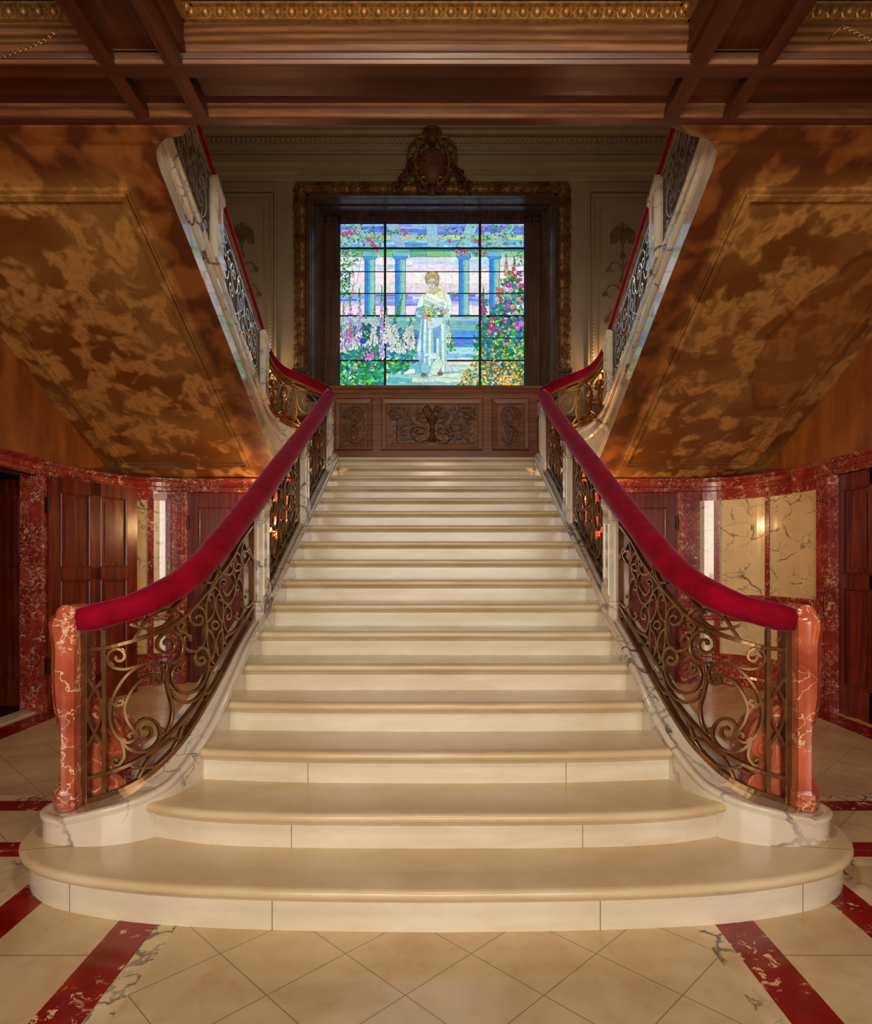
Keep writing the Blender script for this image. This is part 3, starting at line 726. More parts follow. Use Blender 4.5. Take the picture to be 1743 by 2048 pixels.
# ================================================================ HALL WALLS
WP = [(-1.25,7.5),(-2.2,7.5),(-2.95,7.5)] + [(-2.95 - .75*math.sin(a), 6.5 + 1.0*math.cos(a)) for a in [PI/2*k/16 for k in range(1,17)]] + [(-3.7,5.8),(-3.7,4.8),(-3.7,3.0),(-3.7,-3.5)]
class Poly(Path):
    def __init__(s, pts, turn):
        s.p = []; 
        for a, c in zip(pts, pts[1:]):
            m = max(1, int(math.hypot(c[0]-a[0], c[1]-a[1]) / .12))
            for k in range(m): s.p.append((lerp(a[0],c[0],k/m), lerp(a[1],c[1],k/m)))
        s.p.append(pts[-1]); s.s = cum(s.p); s.L = s.s[-1]; s.turn = turn; s.nr = []
        for i in range(len(s.p)):
            a, c = s.p[max(i-1,0)], s.p[min(i+1,len(s.p)-1)]; t = Vector((c[0]-a[0], c[1]-a[1])).normalized(); s.nr.append(Vector((-t.y, t.x)) * turn)
WPATH = Poly(WP, 1)
def wslab(b, s0, s1, prof, base=-.06):
    """prof: list of (z, offset into the room); swept along the wall between s0 and s1"""
    n = max(1, int((s1 - s0) / .05)); rings = []
    for k in range(n + 1):
        q, nn = WPATH.at(lerp(s0, s1, k / n))
        rings.append([(q[0]+nn.x*o, q[1]+nn.y*o, z) for z, o in prof] + [(q[0]+nn.x*base, q[1]+nn.y*base, prof[-1][0]), (q[0]+nn.x*base, q[1]+nn.y*base, prof[0][0])])
    b.loft(rings, caps=True)
pxs = lambda x: WPATH.by_ratio((x - CX) / F_)
wd = WPATH.by_depth
def smould(b, s0, s1, z0, z1, off):      # flat slab with a moulded edge
    wslab(b, s0, s1, [(z0, off), (z1, off)])
for flip, side, sg in SIDES:
    if side == 'left': T = dict(door=372, gapR=430, p0=343, p1=371, g1=331, A=(307,331), B=(205,294), Cc=(106,196), q0=74, q1=99, open0=pxs(82), open1=wd(4.95))
    else: T = dict(door=386, gapR=500, p0=358, p1=386, g1=346, A=(317,346), B=(213,305), Cc=(108,204), q0=74, q1=104, open0=pxs(74), open1=wd(4.95))
    sD0, sD1 = pxs(T['door']), wd(7.5)
    sDoorIn = WPATH.by_ratio(-1.93/7.5); sDoor = pxs(T['door'])
    w = MB()
    # masonry behind the facing
    wslab(w, 0, sDoorIn, [(0,0),(2.36,0)], -.2); wslab(w, sDoorIn, sDoor, [(2.2,0),(2.36,0)], -.2)
    wslab(w, sDoor, T['open0'], [(0,0),(2.36,0)], -.2); wslab(w, T['open0'], T['open1'], [(2.2,0),(2.36,0)], -.2); wslab(w, T['open1'], WPATH.L, [(0,0),(2.36,0)], -.2)
    w.mi = 1
    b0 = 3.7
    w.add([(-3.7,9.34,2.36),(-3.7,-3.5,2.36),(-3.7,-3.5,7.9),(-3.7,9.34,7.9)], [(0,1,2,3)]); w.add([(-3.9,9.34,2.36),(-3.9,-3.5,2.36),(-3.9,-3.5,7.9),(-3.9,9.34,7.9)], [(3,2,1,0)])
    w.add([(-3.7,6.4,2.352),(-3.9,6.4,2.352),(-3.9,-3.5,2.352),(-3.7,-3.5,2.352)], [(0,1,2,3)])
    struct(w.build('wall_' + side, [M['red'], M['spongew'] ], None, flip))
    # red marble facing with cream panels: one cladding
    t = thing('marble_cladding', 'red marble wall cladding with cream veined panels on the curved %s wall of the hall' % side, 'wall panelling', (sg*3.3,7.0,0))
    for a, c in ((0, sDoorIn - .02), (sDoor + .004, T['open0'] - .004)):
        b = MB()
        wslab(b, a, c, [(0,.05),(.10,.05),(.125,.035),(.30,.035),(.315,.02),(.355,.02)])
        wslab(b, a, c, [(.73,.02),(.745,.03),(.765,.03),(.78,.018),(.99,.018),(1.0,.03),(1.02,.03),(1.03,.02)])
        wslab(b, a, c, [(2.10,.02),(2.2,.02)])
        if a > 0:
            def vert(x0, x1, z0=.3, z1=2.12, o=.02): wslab(b, pxs(x0), pxs(x1), [(z0,o),(z1,o)])
            vert(T['p0']+1, T['g1']-.0); vert(T['A'][0], T['B'][1]); vert(T['B'][0], T['Cc'][1]); vert(T['Cc'][0], T['q1']-1)
        b.build('red_surround', M['red'], t, flip)
    b = MB()
    for a, c in ((0, T['open1'] + .6),):
        wslab(b, a, c, [(2.10,.02) if False else (2.2,.02),(2.215,.035),(2.25,.035),(2.262,.022),(2.31,.022),(2.32,.045),(2.345,.06),(2.352,.06)])
    b.build('frieze', M['red'], t, flip)
    for (x1, x0) in (T['A'], T['B'], T['Cc']):
        for z0, z1 in ((.345,.74),(1.02,2.11)):
            m = MB(); wslab(m, pxs(x0), pxs(x1), [(z0,.008),(z1,.008)]); m.build('cream_panel', M['panelm'], t, flip)
    # pilasters framing the doors
    for x1, x0, in ((T['p0'], T['p1']), (T['q0'], T['q1'])):
        m = MB(); s0, s1 = pxs(x0) - .003, pxs(x1) + .006
        for f0, f1, o in ((0,1,.04),(.12,.5,.055),(.62,.88,.052)): wslab(m, lerp(s0,s1,f0), lerp(s0,s1,f1), [(.0,o),(2.2,o)])
        wslab(m, s0-.005, s1+.005, [(0,.062),(.16,.062),(.18,.05)], -.055)
        m.build('pilaster', M['red'], t, flip)
    m = MB(); wslab(m, sDoorIn - .16, sDoorIn, [(0,.045),(2.2,.045)]); m.build('pilaster', M['red'], t, flip)

# wall above and beside: window wall
XO = -.058
def bx(name, mat, parent, *a, bev=0, **k):
    b = MB(); b.box(*a, bev=bev); return b.build(name, mat, parent, **k)
b = MB()
b.box(-3.7, XO-1.80, 9.3, 9.5, 2.3, 7.9); b.box(XO+1.80, 3.7, 9.3, 9.5, 2.3, 7.9); b.box(XO-1.80, XO+1.80, 9.3, 9.5, 6.65, 7.9); b.box(XO-1.80, XO+1.80, 9.36, 9.5, 2.3, 3.70)
wb = struct(b.build('wall_back', M['plaster']))
# plaster panels with beaded frames either side of the window
def rframe(b, x0, x1, z0, z1, y, w, d):
    for (a, c, e, f) in ((x0, x0+w, z0, z1), (x1-w, x1, z0, z1), (x0+w, x1-w, z0, z0+w), (x0+w, x1-w, z1-w, z1)): b.box(a, c, y-d, y, e, f)
n_t = 0
def trim(b, mat, flip=False):
    global n_t; n_t += 1
    return struct(b.build('trim_%d' % n_t, mat, None, flip))
for side, sg in (('left',-1),('right',1)):
    b = MB(); cx = XO
    xa, xb = sorted((cx + sg*2.22, cx + sg*3.45)); rframe(b, xa, xb, 3.66, 6.71, 9.3, .03, .035)
    rframe(b, xa+.05, xb-.05, 3.71, 6.66, 9.3, .05, .02)
    rframe(b, xa+.16, xb-.16, 3.82, 6.50, 9.3, .02, .02)
    for k in range(56):
        z = 3.74 + k * .052; x = (xb-.075) if sg < 0 else (xa+.075); b.ball((x, 9.278, z), .017, .012, .02, 6, 4)
    for k in range(22): b.ball((xa+.075+k*.052, 9.278, 6.635), .02, .012, .017, 6, 4)
    trim(b, M['plaster'])
    # eagle and scroll painted panel
    b = MB(); ex = cx + sg*2.72; y = 9.294
    ez = 6.05
    _k = [0]
    def ell(x, z, rx, rz, a=0, n=14):
        _k[0] += 1; b.poly([(ex + x + rx*math.cos(t)*math.cos(a) - rz*math.sin(t)*math.sin(a), y - _k[0]*.0003, ez + z + rx*math.cos(t)*math.sin(a) + rz*math.sin(t)*math.cos(a)) for t in [-2*PI*k/n for k in range(n)]])
    ell(0,.02,.055,.13); ell(0,.17,.035,.04)
    for s in (-1,1):
        for k in range(5): ell(s*(.07+.022*k), .04-.012*k, .022, .14-.008*k, s*.12)
        for zc, rr in ((-.45,.10),(-.80,.13),(-1.18,.11)):
            pts = [(ex + s*(.02 + rr + rr*.9*math.cos(PI + 4.6*k/16)*(1-.03*k)), y-.001, ez + zc + rr*math.sin(PI + 4.6*k/16)*(1-.03*k)*-1) for k in range(17)]
            b.ribbon([Vector(p) for p in pts], Vector((0,-1,0)), .016, .003)
            ell(s*(.06+rr*1.5), zc-.02, .03, .045, s*.6)
    b.box(ex-.008, ex+.008, y-.002, y, ez-1.7, ez-.1)
    for zc in (-.28,-.62,-1.0,-1.4): ell(0, zc, .04, .06)
    o = b.build('painted_eagle', M['paint'], wb)
# cornice over the window
b = MB()
def course(z0, z1, p0, p1=None):
    p1 = p0 if p1 is None else p1
    b.prism([(9.3, z0), (9.3 - p0, z0), (9.3 - p1, z1), (9.3, z1)], 'x', -3.7, 3.7)
for z0, z1, p0, p1 in ((6.83,6.86,.02,.03),(6.86,6.91,.03,.03),(6.91,6.94,.035,.06),(6.94,6.97,.06,.06),(6.97,7.02,.07,.07),(7.02,7.06,.07,.10),(7.06,7.21,.02,.02),(7.21,7.30,.05,.07),(7.30,7.42,.08,.08),(7.42,7.46,.16,.18),(7.46,7.50,.24,.24),(7.50,7.53,.24,.28),(7.53,7.64,.30,.34),(7.64,7.74,.36,.42)): course(z0, z1, p0, p1)
for k in range(105):
    x = -3.66 + k * .07
    b.box(x, x + .042, 9.19, 9.24, 7.33, 7.40)
for k in range(150):
    x = -3.68 + k * .049; b.ball((x, 9.235, 7.255), .018, .018, .028, 6, 4)
for k in range(92):
    x = -3.68 + k * .08; b.ball((x, 8.985, 7.585), .03, .02, .036, 6, 4)
trim(b, M['plaster'])
# dado boarding left and right of the window panelling
b = MB()
for sg in (-1, 1):
    xa, xb = sorted((XO + sg*1.50, sg*3.69)); b.box(xa, xb, 9.25, 9.3, 2.642, 3.42); b.box(xa, xb, 9.22, 9.3, 3.42, 3.48, bev=.01); b.box(xa, xb, 9.23, 9.3, 2.642, 2.86)
trim(b, M['walnut'])

# ---------------------------------------------------------------- carved panelling under the window
t = thing('carved_panelling', 'carved brown wood panelling with three relief panels below the stained glass window', 'panelling', (XO,9.3,2.642))
b = MB(); y = 9.30
b.box(XO-1.50, XO+1.50, y, 9.36, 2.642, 3.76)
b.box(XO-1.50, XO+1.50, y-.02, y, 2.642, 2.98)
b.box(XO-1.50, XO+1.50, y-.02, y, 3.735, 3.80)
for xc in (-1.44, -.79, .79, 1.44): b.box(XO+xc-.055, XO+xc+.055, y-.02, y, 2.98, 3.735)
b.build('framework', M['walnut'], t)
b = MB(); b.prism([(y+.05,3.80),(y-.04,3.80),(y-.05,3.82),(y-.05,3.85),(y-.07,3.87),(y-.07,3.90),(y+.05,3.93)], 'x', XO-1.56, XO+1.56); b.build('sill_moulding', M['walnut'], t)
def relief(x0, x1, z0, z1, kind, t):
    fr = MB(); w = .075
    def bev_frame():
        A = [(x0,z0),(x1,z0),(x1,z1),(x0,z1)]; B = [(x0+w,z0+w),(x1-w,z0+w),(x1-w,z1-w),(x0+w,z1-w)]
        rings = []
        for (a, c) in zip(A, B): rings.append([(a[0], y, a[1]), (a[0], y-.008, a[1]), (lerp(a[0],c[0],.12), y-.03, lerp(a[1],c[1],.12)), (lerp(a[0],c[0],.9), y-.022, lerp(a[1],c[1],.9)), (c[0], y-.004, c[1])])
        fr.loft(rings, closed=False, loop=True)
    bev_frame(); pn = fr.build('relief_panel', M['walnut'], t)
    c = MB(); c.smooth = True; xm, zm = (x0+x1)/2, (z0+z1)/2; hw, hh = (x1-x0)/2 - w - .02, (z1-z0)/2 - w - .015
    def tb(pts, r): c.tube([(xm + a*hw, y - .008, zm + b_*hh) for a, b_ in pts], r, 6)
    kk = [0]
    def leaf(a, b_, r, ang): 
        kk[0] += 1
        ca, sa_ = math.cos(ang), math.sin(ang)
        c.loft([[(xm + a*hw + (u*ca - v*sa_)*r, y - hgt, zm + b_*hh + (u*sa_ + v*ca)*r) for u, v in ((-1,0),(-.4,.42),(.3,.35),(1,0),(.3,-.35),(-.4,-.42))] for hgt in (0,.012 + .00025*kk[0])], caps=True)
    rnd = random.Random(int(x0*100) + 7)
    if kind == 'c':
        for s in (-1, 1):
            for (ctr, pts) in (((s*.83,.45),[(s*.36,-.2),(s*.5,.3),(s*.62,.75),(s*.82,.9),(s*.97,.6),(s*.92,.3)]), ((s*.30,-.35),[(s*.04,-.5),(s*.12,-.8),(s*.35,-.85),(s*.48,-.5),(s*.42,-.15)]), ((s*.58,-.45),[(s*.36,-.05),(s*.48,.05),(s*.66,-.1),(s*.72,-.5),(s*.62,-.75)]), ((s*.12,.72),[(0,.3),(s*.03,.7),(s*.1,.95),(s*.2,.8)]), ((s*.26,.45),[(s*.1,.15),(s*.2,.1),(s*.34,.3),(s*.36,.6)])):
                tb(stroke(pts, end=ctr, et=1.1), .015)
            tb([(s*.80,.3),(s*.80,-.1),(s*.8,-.6),(s*.8,-.9)], .009)
            for k in range(7): leaf(s*.80 + .05*(-1)**k, .1 - .16*k, .028, .6 * (-1)**k)
            for k in range(70):
                leaf(s*rnd.uniform(.1,.97), rnd.uniform(-.92,.92), rnd.uniform(.025,.052), rnd.uniform(0, 6.3))
            tb([(s*.1,-.95),(s*.3,-.97),(s*.95,-.96)], .008)
        c.lathe((xm, y - .0, zm - hh*.9), [(.07,0),(.05,.03),(.02,.07),(.025,.12),(.05,.17),(.03,.2),(.04,.26),(.085,.33),(.095,.35),(.09,.37)], 12)
        for k in range(9): c.ball((xm - .085 + k*.021, y-.075, zm + hh*.33), .008, .008, .012, 6, 4)
    else:
        m = -1 if kind == 'l' else 1
        tb(stroke([(-.7*m,-.7),(-.3*m,-.95),(.35*m,-.85),(.6*m,-.45),(.3*m,-.12),(-.1*m,-.1)], end=(.05*m,-.5), et=1.4), .012)
        tb(stroke([(.5*m,-.3),(-.2*m,.05),(-.7*m,.35),(-.6*m,.8),(0,.92),(.4*m,.65)], end=(-.1*m,.55), et=1.1), .012)
        tb(stroke([(0,.9),(.5*m,.85),(.85*m,.6)], end=(.7*m,.45)), .009)
        for k in range(42): leaf(rnd.uniform(-.9,.9), rnd.uniform(-.95,.95), rnd.uniform(.025,.055), rnd.uniform(0, 6.3))
    c.build('carving', M['carve'], pn)
relief(XO-.725, XO+.725, 2.99, 3.73, 'c', t); relief(XO-1.385, XO-.855, 2.99, 3.73, 'l', t); relief(XO+.855, XO+1.385, 2.99, 3.73, 'r', t)

# ---------------------------------------------------------------- carved frame with cartouche
t = thing('carved_window_frame', 'bronzed ribbon and leaf frame with a crest cartouche around the stained glass window', 'frame', (XO,9.25,4.1))
X0f, X1f, Zt, Zb, fw = XO-1.96, XO+1.96, 6.80, 4.12, .18
def leafroll(b, p0, p1, axis, r):
    L = math.hypot(p1[0]-p0[0], p1[1]-p0[1]); n = int(L / .055)
    rings = []
    for k in range(n * 3 + 1):
        f = k / (n * 3); x, z = lerp(p0[0],p1[0],f), lerp(p0[1],p1[1],f)
        ph = (k % 9) / 9; rr = r * (.93 + .10 * ph)
        if axis == 'x': rings.append([(x, 9.27 - rr*.8*math.sin(a), z + rr*math.cos(a)) for a in [PI*j/10 for j in range(11)]])
        else: rings.append([(x + rr*math.cos(a), 9.27 - rr*.8*math.sin(a), z) for a in [PI*j/10 for j in range(11)]])
    b.loft(rings, closed=False)
    nl = int(L / .13)
    for k in range(nl):
        f = (k + .5) / nl; x, z = lerp(p0[0],p1[0],f), lerp(p0[1],p1[1],f)
        for j in range(5):
            a = PI * (j + .5) / 5
            if axis == 'x': b.ball((x, 9.27 - r*.82*math.sin(a), z + r*math.cos(a)*1.02), .035, .02, .018, 6, 4)
            else: b.ball((x + r*math.cos(a)*1.02, 9.27 - r*.82*math.sin(a), z), .018, .02, .035, 6, 4)
for nme, p0, p1, ax in (('top_rail',(X0f+.09,Zt-.09),(X1f-.09,Zt-.09),'x'), ('side_rail',(X0f+.09,Zb),(X0f+.09,Zt-.02),'z'), ('side_rail',(X1f-.09,Zb),(X1f-.09,Zt-.02),'z')):
    b = MB(); b.smooth = True; leafroll(b, p0, p1, ax, .088); o = b.build(nme, M['fleaf'], t)
    # crossed ribbons binding the leaves
    m = MB(); L = math.hypot(p1[0]-p0[0], p1[1]-p0[1]); n = 6 if ax == 'x' else 5
    for k in range(n):
        f = (k + .5) / n
        if ax == 'x' and abs(f - .5) < .09: continue
        x, z = lerp(p0[0],p1[0],f), lerp(p0[1],p1[1],f)
        for dx in (-.03, 0, .03):
            for s in (-1, 1):
                pts = []
                for j in range(9):
                    a = PI * j / 8; u = (j/8 - .5) * .16 * s + dx
                    pts.append(Vector((x + u, 9.27 - .086*math.sin(a), z + .092*math.cos(a))) if ax == 'x' else Vector((x + .092*math.cos(a), 9.27 - .086*math.sin(a), z + u)))
                m.tube(pts, .009, 5)
    m.build('ribbon', M['brown'], o)
for sg in (-1, 1):
    b = MB(); xc = XO + sg*1.87; b.box(xc-.11, xc+.11, 9.14, 9.3, Zb-.05, Zb+.01, bev=.012); b.box(xc-.09, xc+.09, 9.16, 9.3, Zb-.16, Zb-.05, bev=.01); b.box(xc-.13, xc+.13, 9.12, 9.3, Zb-.22, Zb-.16, bev=.012); b.build('foot_block', M['reveal'], t)
b = MB()
b.prism([(9.30,Zt-.18),(9.22,Zt-.18),(9.22,Zt-.205),(9.25,Zt-.215),(9.30,Zt-.215)], 'x', X0f+.16, X1f-.16)
for sg in (-1,1):
    xx = XO + sg*1.78; b.box(min(xx, xx-sg*.035), max(xx, xx-sg*.035), 9.22, 9.3, 3.93, Zt-.18)
b.build('inner_bead', M['reveal'], t)
c = MB(); c.smooth = True; cz = 7.0
c.ball((XO, 9.12, cz-.05), .20, .09, .27, 18, 12)
c.build('shield', M['brown'], t)
c = MB()
for s in (-1, 1):
    c.tube([(XO + s*a, 9.08, cz + z) for a, z in stroke([(.10,-.34),(.21,-.2),(.24,.02),(.19,.2),(.22,.3)], end=(.15,.28), start=(.13,-.27), et=.9, stt=.7)], .026, 7)
    c.tube([(XO + s*a, 9.12, cz + z) for a, z in stroke([(.12,.34),(.3,.26),(.33,.05),(.27,-.1)], end=(.24,.0))], .022, 7)
c.build('scroll_border', M['fleaf'], t)
c = MB(); c.smooth = True
c.ball((XO, 9.09, cz+.36), .085, .07, .11, 12, 8); c.ball((XO, 9.02, cz+.35), .02, .025, .03, 8, 6)
for s in (-1,1): c.ball((XO+s*.10, 9.09, cz+.37), .045, .04, .08, 8, 6); c.ball((XO+s*.035, 9.035, cz+.38), .014, .012, .01, 6, 4)
c.ball((XO, 9.09, cz+.46), .12, .05, .04, 10, 6)
c.build('mask', M['brown'], t)
c = MB(); rnd = random.Random(8)
for k in range(120):
    s = rnd.choice((-1,1)); f = rnd.random(); x = .22 + .30*f**1.2 + rnd.uniform(-.04,.04); z = .12 - .50*f + rnd.uniform(-.07,.07)
    c.ball((XO + s*x, 9.12 + rnd.uniform(-.03,.02), cz + z), rnd.uniform(.018,.034), .03, rnd.uniform(.018,.036), 7, 5)
for k in range(30): c.ball((XO + rnd.uniform(-.2,.2), 9.11, cz - .33 + rnd.uniform(-.04,.04)), .026, .03, .03, 7, 5)
c.build('fruit_garland', mat_plain('plum_fruit', srgb(92,46,42), .45, 0, .5, 30), t)
c = MB(); c.ball((XO, 9.13, Zt-.19), .05, .05, .09, 10, 7); c.build('pendant', M['brown'], t)

# ---------------------------------------------------------------- window: reveal, bars, stained glass
GY = 9.70
win = MB()
def quad(*p): win.add(p, [(0,1,2,3)])
xo, zo, xi, zi, zs0, zs1 = 1.78, 6.60, 1.62, 6.56, 3.93, 3.93
for sg in (-1, 1):
    # splayed jambs with raised strips
    def J(f, d=0): return (XO + sg*(lerp(xo, xi, f) - d), lerp(9.28, GY-.02, f))
    for f0, f1, d in ((0,.12,.02),(.12,.2,0),(.2,.26,.018),(.26,.72,.0),(.72,.78,.018),(.78,.86,0),(.86,1,.02)):
        a, c = J(f0,d), J(f1,d); e, f = J(f0,-.05), J(f1,-.05)
        win.loft([[(q[0], q[1], z) for q in (a, c, f, e)] for z in (3.88, 6.62)], caps=True)
for f0, f1, d in ((0,.15,.02),(.15,.4,0),(.4,.5,.02),(.5,.85,0),(.85,1,.02)):
    y0, y1 = lerp(9.28,GY-.02,f0), lerp(9.28,GY-.02,f1); z0, z1 = lerp(zo,zi,f0), lerp(zo,zi,f1)
    win.prism([(y0,z0-d),(y1,z1-d),(y1,z1+.06),(y0,z0+.06)], 'x', XO-xo, XO+xo)
# flat inner frame and sill board
win.box(XO-1.66, XO-1.372, GY-.02, GY+.06, 3.86, 6.62); win.box(XO+1.372, XO+1.66, GY-.02, GY+.06, 3.86, 6.62)
win.box(XO-1.40, XO+1.40, GY-.02, GY+.06, 6.455, 6.62); win.box(XO-1.72, XO+1.72, 9.30, GY+.06, 3.86, 3.925)
win.box(XO-1.40, XO+1.40, GY-.02, GY+.06, 3.92, 4.0)
for sg in (-1,1):
    for a in (1.40, 1.48, 1.58): x = XO+sg*a; win.box(x-.012, x+.012, GY-.035, GY-.02, 3.93, 6.56)
for z in (6.47, 6.53): win.box(XO-1.6, XO+1.6, GY-.035, GY-.02, z-.01, z+.012)
w1 = struct(win.build('window_1', M['reveal']))
for sg in (-1, 1):
    c = MB(); rnd = random.Random(3)
    for (zz, dr) in ((6.42,-1),(4.05,1)):
        for k in range(16):
            f = .49 + rnd.uniform(-.14,.14) * (1 - k/20); x = XO + sg*(lerp(xo,xi,f) - .004); yy = lerp(9.28,GY,f)
            c.ball((x, yy, zz + dr*k*.035), .008, rnd.uniform(.012,.03), rnd.uniform(.012,.028), 6, 4)
    c.build('jamb_carving', M['reveal'], w1)
b = MB()
for px, w in ((770,.017),(959,.017)): x = P(px,0,GY)[0]; b.box(x-w, x+w, GY-.04, GY-.018, 4.0, 6.455)
for py, w in ((498.5,.012),(545,.005),(588.5,.006),(633,.010),(677.5,.006),(722.5,.011)):
    z = P(0,py,GY)[2]; b.box(XO-1.372, XO+1.372, GY-.034, GY-.02, z-w, z+w)
b.build('glazing_bar', M['lead'], w1)

# ================================================================ CEILING AND BEAMS
b = MB(); b.box(-3.7, 3.7, -3.5, 3.97, 4.40, 4.5)
struct(b.build('ceiling', M['beam']))
b = MB(); b.box(-3.7, 3.7, -3.5, 9.5, 7.85, 7.95); o = struct(b.build('trim_90', M['plaster']))
b = MB(); b.box(-3.9, 3.9, 1.4, 1.5, 4.5, 7.9); b.box(-3.9,3.9,-3.6,-3.5,0,7.9); struct(b.build('wall_front', M['hall']))
ZB = 4.06; YF, YB = 3.495, 3.97
t = thing('ceiling_beam', 'long panelled dark oak beam crossing the hall in front of the stair opening', 'beam', (0,3.73,ZB))
b = MB(); b.box(-3.7, 3.7, YF+.005, YB, ZB+.065, 4.40); b.box(-3.7, 3.7, YB-.06, YB, ZB, ZB+.07); b.box(-3.7, 3.7, YF, YF+.085, ZB, ZB+.07)
b.build('body', M['beam'], t)
b = MB()
b.prism([(YB-.06,ZB+.004),(YB-.068,ZB+.008),(YB-.07,ZB+.02),(YB-.082,ZB+.03),(YB-.084,ZB+.045),(YB-.10,ZB+.055),(YB-.10,ZB+.066),(YB-.06,ZB+.066)], 'x', -3.7, 3.7)
b.build('panel_moulding', M['oak'], t)
b = MB()
for z0, z1, o0, o1 in ((ZB+.002,ZB+.018,.012,.02),(ZB+.018,ZB+.03,.008,.008),(ZB+.03,ZB+.05,.014,.026),(ZB+.05,ZB+.06,.03,.03),(ZB+.06,ZB+.085,.02,.04),(ZB+.085,ZB+.10,.044,.044),(ZB+.10,ZB+.21,.03,.03)):
    b.prism([(YF+.02,z0),(YF-o0,z0),(YF-o1,z1),(YF+.02,z1)], 'x', -3.7, 3.7)
b.build('fascia', M['oak'], t)
for sg in (-1, 1):
    for xa, xb_ in ((1.365,1.455),(1.72,1.80)):
        m = MB(); a, c = sorted((sg*xa, sg*xb_)); m.box(a, c, YF+.085, YB-.06, ZB, ZB+.07); m.build('cross_piece', M['beam_y'], t)
for flip, side, sg in SIDES:
    t = thing('ceiling_beam', 'panelled dark oak beam on the %s running towards the viewer' % side, 'beam', (sg*1.58,3.0,ZB))
    b = MB(); b.box(-1.80, -1.365, -3.5, YF, ZB+.065, 4.40); b.box(-1.80,-1.72,-3.5,YF,ZB,ZB+.07); b.box(-1.455,-1.365,-3.5,YF,ZB,ZB+.07); b.build('body', M['beam_y'], t, flip)
    b = MB(); b.prism([(YF,ZB+.004),(YF-.01,ZB+.01),(YF-.015,ZB+.03),(YF-.03,ZB+.045),(YF-.03,ZB+.066),(YF,ZB+.066)], 'x', -1.72, -1.455); b.build('end_moulding', M['oak'], t, flip)
    b = MB()
    for o0, z0, z1 in ((.01,ZB+.002,ZB+.03),(.03,ZB+.05,ZB+.10),(.02,ZB+.10,ZB+.21)):
        b.box(-1.365, -1.365+o0, -3.5, YF-.02, z0, z1); b.box(-1.80-o0, -1.80, -3.5, YF-.02, z0, z1)
    b.build('side_moulding', M['beam_y'], t, flip)
def eggdart(x0, x1, axis='x', c=None, sgn=1):
    b = MB(); n = int((x1 - x0) / .076); p = (x1 - x0) / n
    def pt(a, d, z): return (a, YF - .055 - d, z) if axis == 'x' else (c + sgn*(.055 + d), a, z)
    zc = ZB + .245
    for k in range(n):
        a = x0 + (k + .5) * p; q = pt(a, 0, zc)
        b.ball(q, .022, .022, .025, 10, 7)
        rr = [pt(a + .031*math.cos(t), -.008, zc + .031*math.sin(t)) for t in [PI*.95 + PI*1.1*j/10 for j in range(11)]]
        b.tube(rr, .006, 5)
        e = a + p/2
        for s1 in (-1, 1): b.tube([pt(e - .010, -.004, zc + s1*.028), pt(e, .004, zc + s1*.008), pt(e + .010, -.004, zc + s1*.028)], .005, 5)
        b.ball(pt(e, -.004, zc), .006, .006, .006, 6, 4)
    if axis == 'x':
        b.box(x0, x1, YF-.05, YF+.02, ZB+.21, ZB+.275); b.box(x0, x1, YF-.075, YF, ZB+.272, ZB+.285); b.box(x0, x1, YF-.055, YF, ZB+.206, ZB+.214)
    else:
        a, e = sorted((c, c + sgn*.05)); b.box(a, e, x0, x1, ZB+.21, ZB+.275); a, e = sorted((c, c + sgn*.075)); b.box(a, e, x0, x1, ZB+.272, ZB+.285)
    return b
trim(eggdart(-1.335, 1.335), M['gilt']); trim(eggdart(-3.7, -1.83), M['gilt']); trim(eggdart(1.83, 3.7), M['gilt'])
for s in (-1, 1):
    trim(eggdart(1.6, YF-.05, 'y', s*1.365, -s), M['gilt']); trim(eggdart(1.6, YF-.05, 'y', s*1.80, s), M['gilt'])
# deeper coffer mouldings
b = MB()
for x0, x1 in ((-3.7,-1.88),(-1.29,1.29),(1.88,3.7)):
    b.box(x0, x1, YF-.16, YF-.07, ZB+.30, 4.40); b.box(x0, x1, YF-.24, YF-.16, ZB+.325, 4.40)
trim(b, M['beam'])
# hanging chains
for side, sg, pts in (('left',-1,[(-12,118),(20,108),(50,97),(78,86),(100,73),(112,62)]), ('right',1,[(1682,52),(1700,60),(1720,70),(1742,81),(1760,90)])):
    q = [Vector(P(x, y, 3.3)) for x, y in catmull(pts, 4)]; b = MB(); L = [0]
    for a, c in zip(q, q[1:]): L.append(L[-1] + (c-a).length)
    n = int(L[-1] / .014); fl = lambda d: next((q[i].lerp(q[i+1], (d-L[i])/(L[i+1]-L[i])) for i in range(len(L)-1) if L[i+1] >= d), q[-1])
    for k in range(n):
        a, c = fl(k*.014), fl(min(L[-1], k*.014+.019)); d = (c-a).normalized() if (c-a).length > 0 else Vector((1,0,0)); s_ = d.cross(Vector((0,1,0)) if k % 2 else Vector((0,.7,.7))).normalized() * .0055
        b.tube([a + s_*math.sin(u) + (c-a)*(.5-.5*math.cos(u)) for u in [2*PI*j/8 for j in range(9)]], .0018, 4)
    b.tube([q[-1 if side == 'left' else 0], q[-1 if side == 'left' else 0] + Vector((0,.11,.02))], .004, 6)
    o = b.build('hanging_chain', M['bronze']); o['label'] = 'thin brass chain hanging beneath the ceiling beading at the %s edge' % side; o['category'] = 'chain'

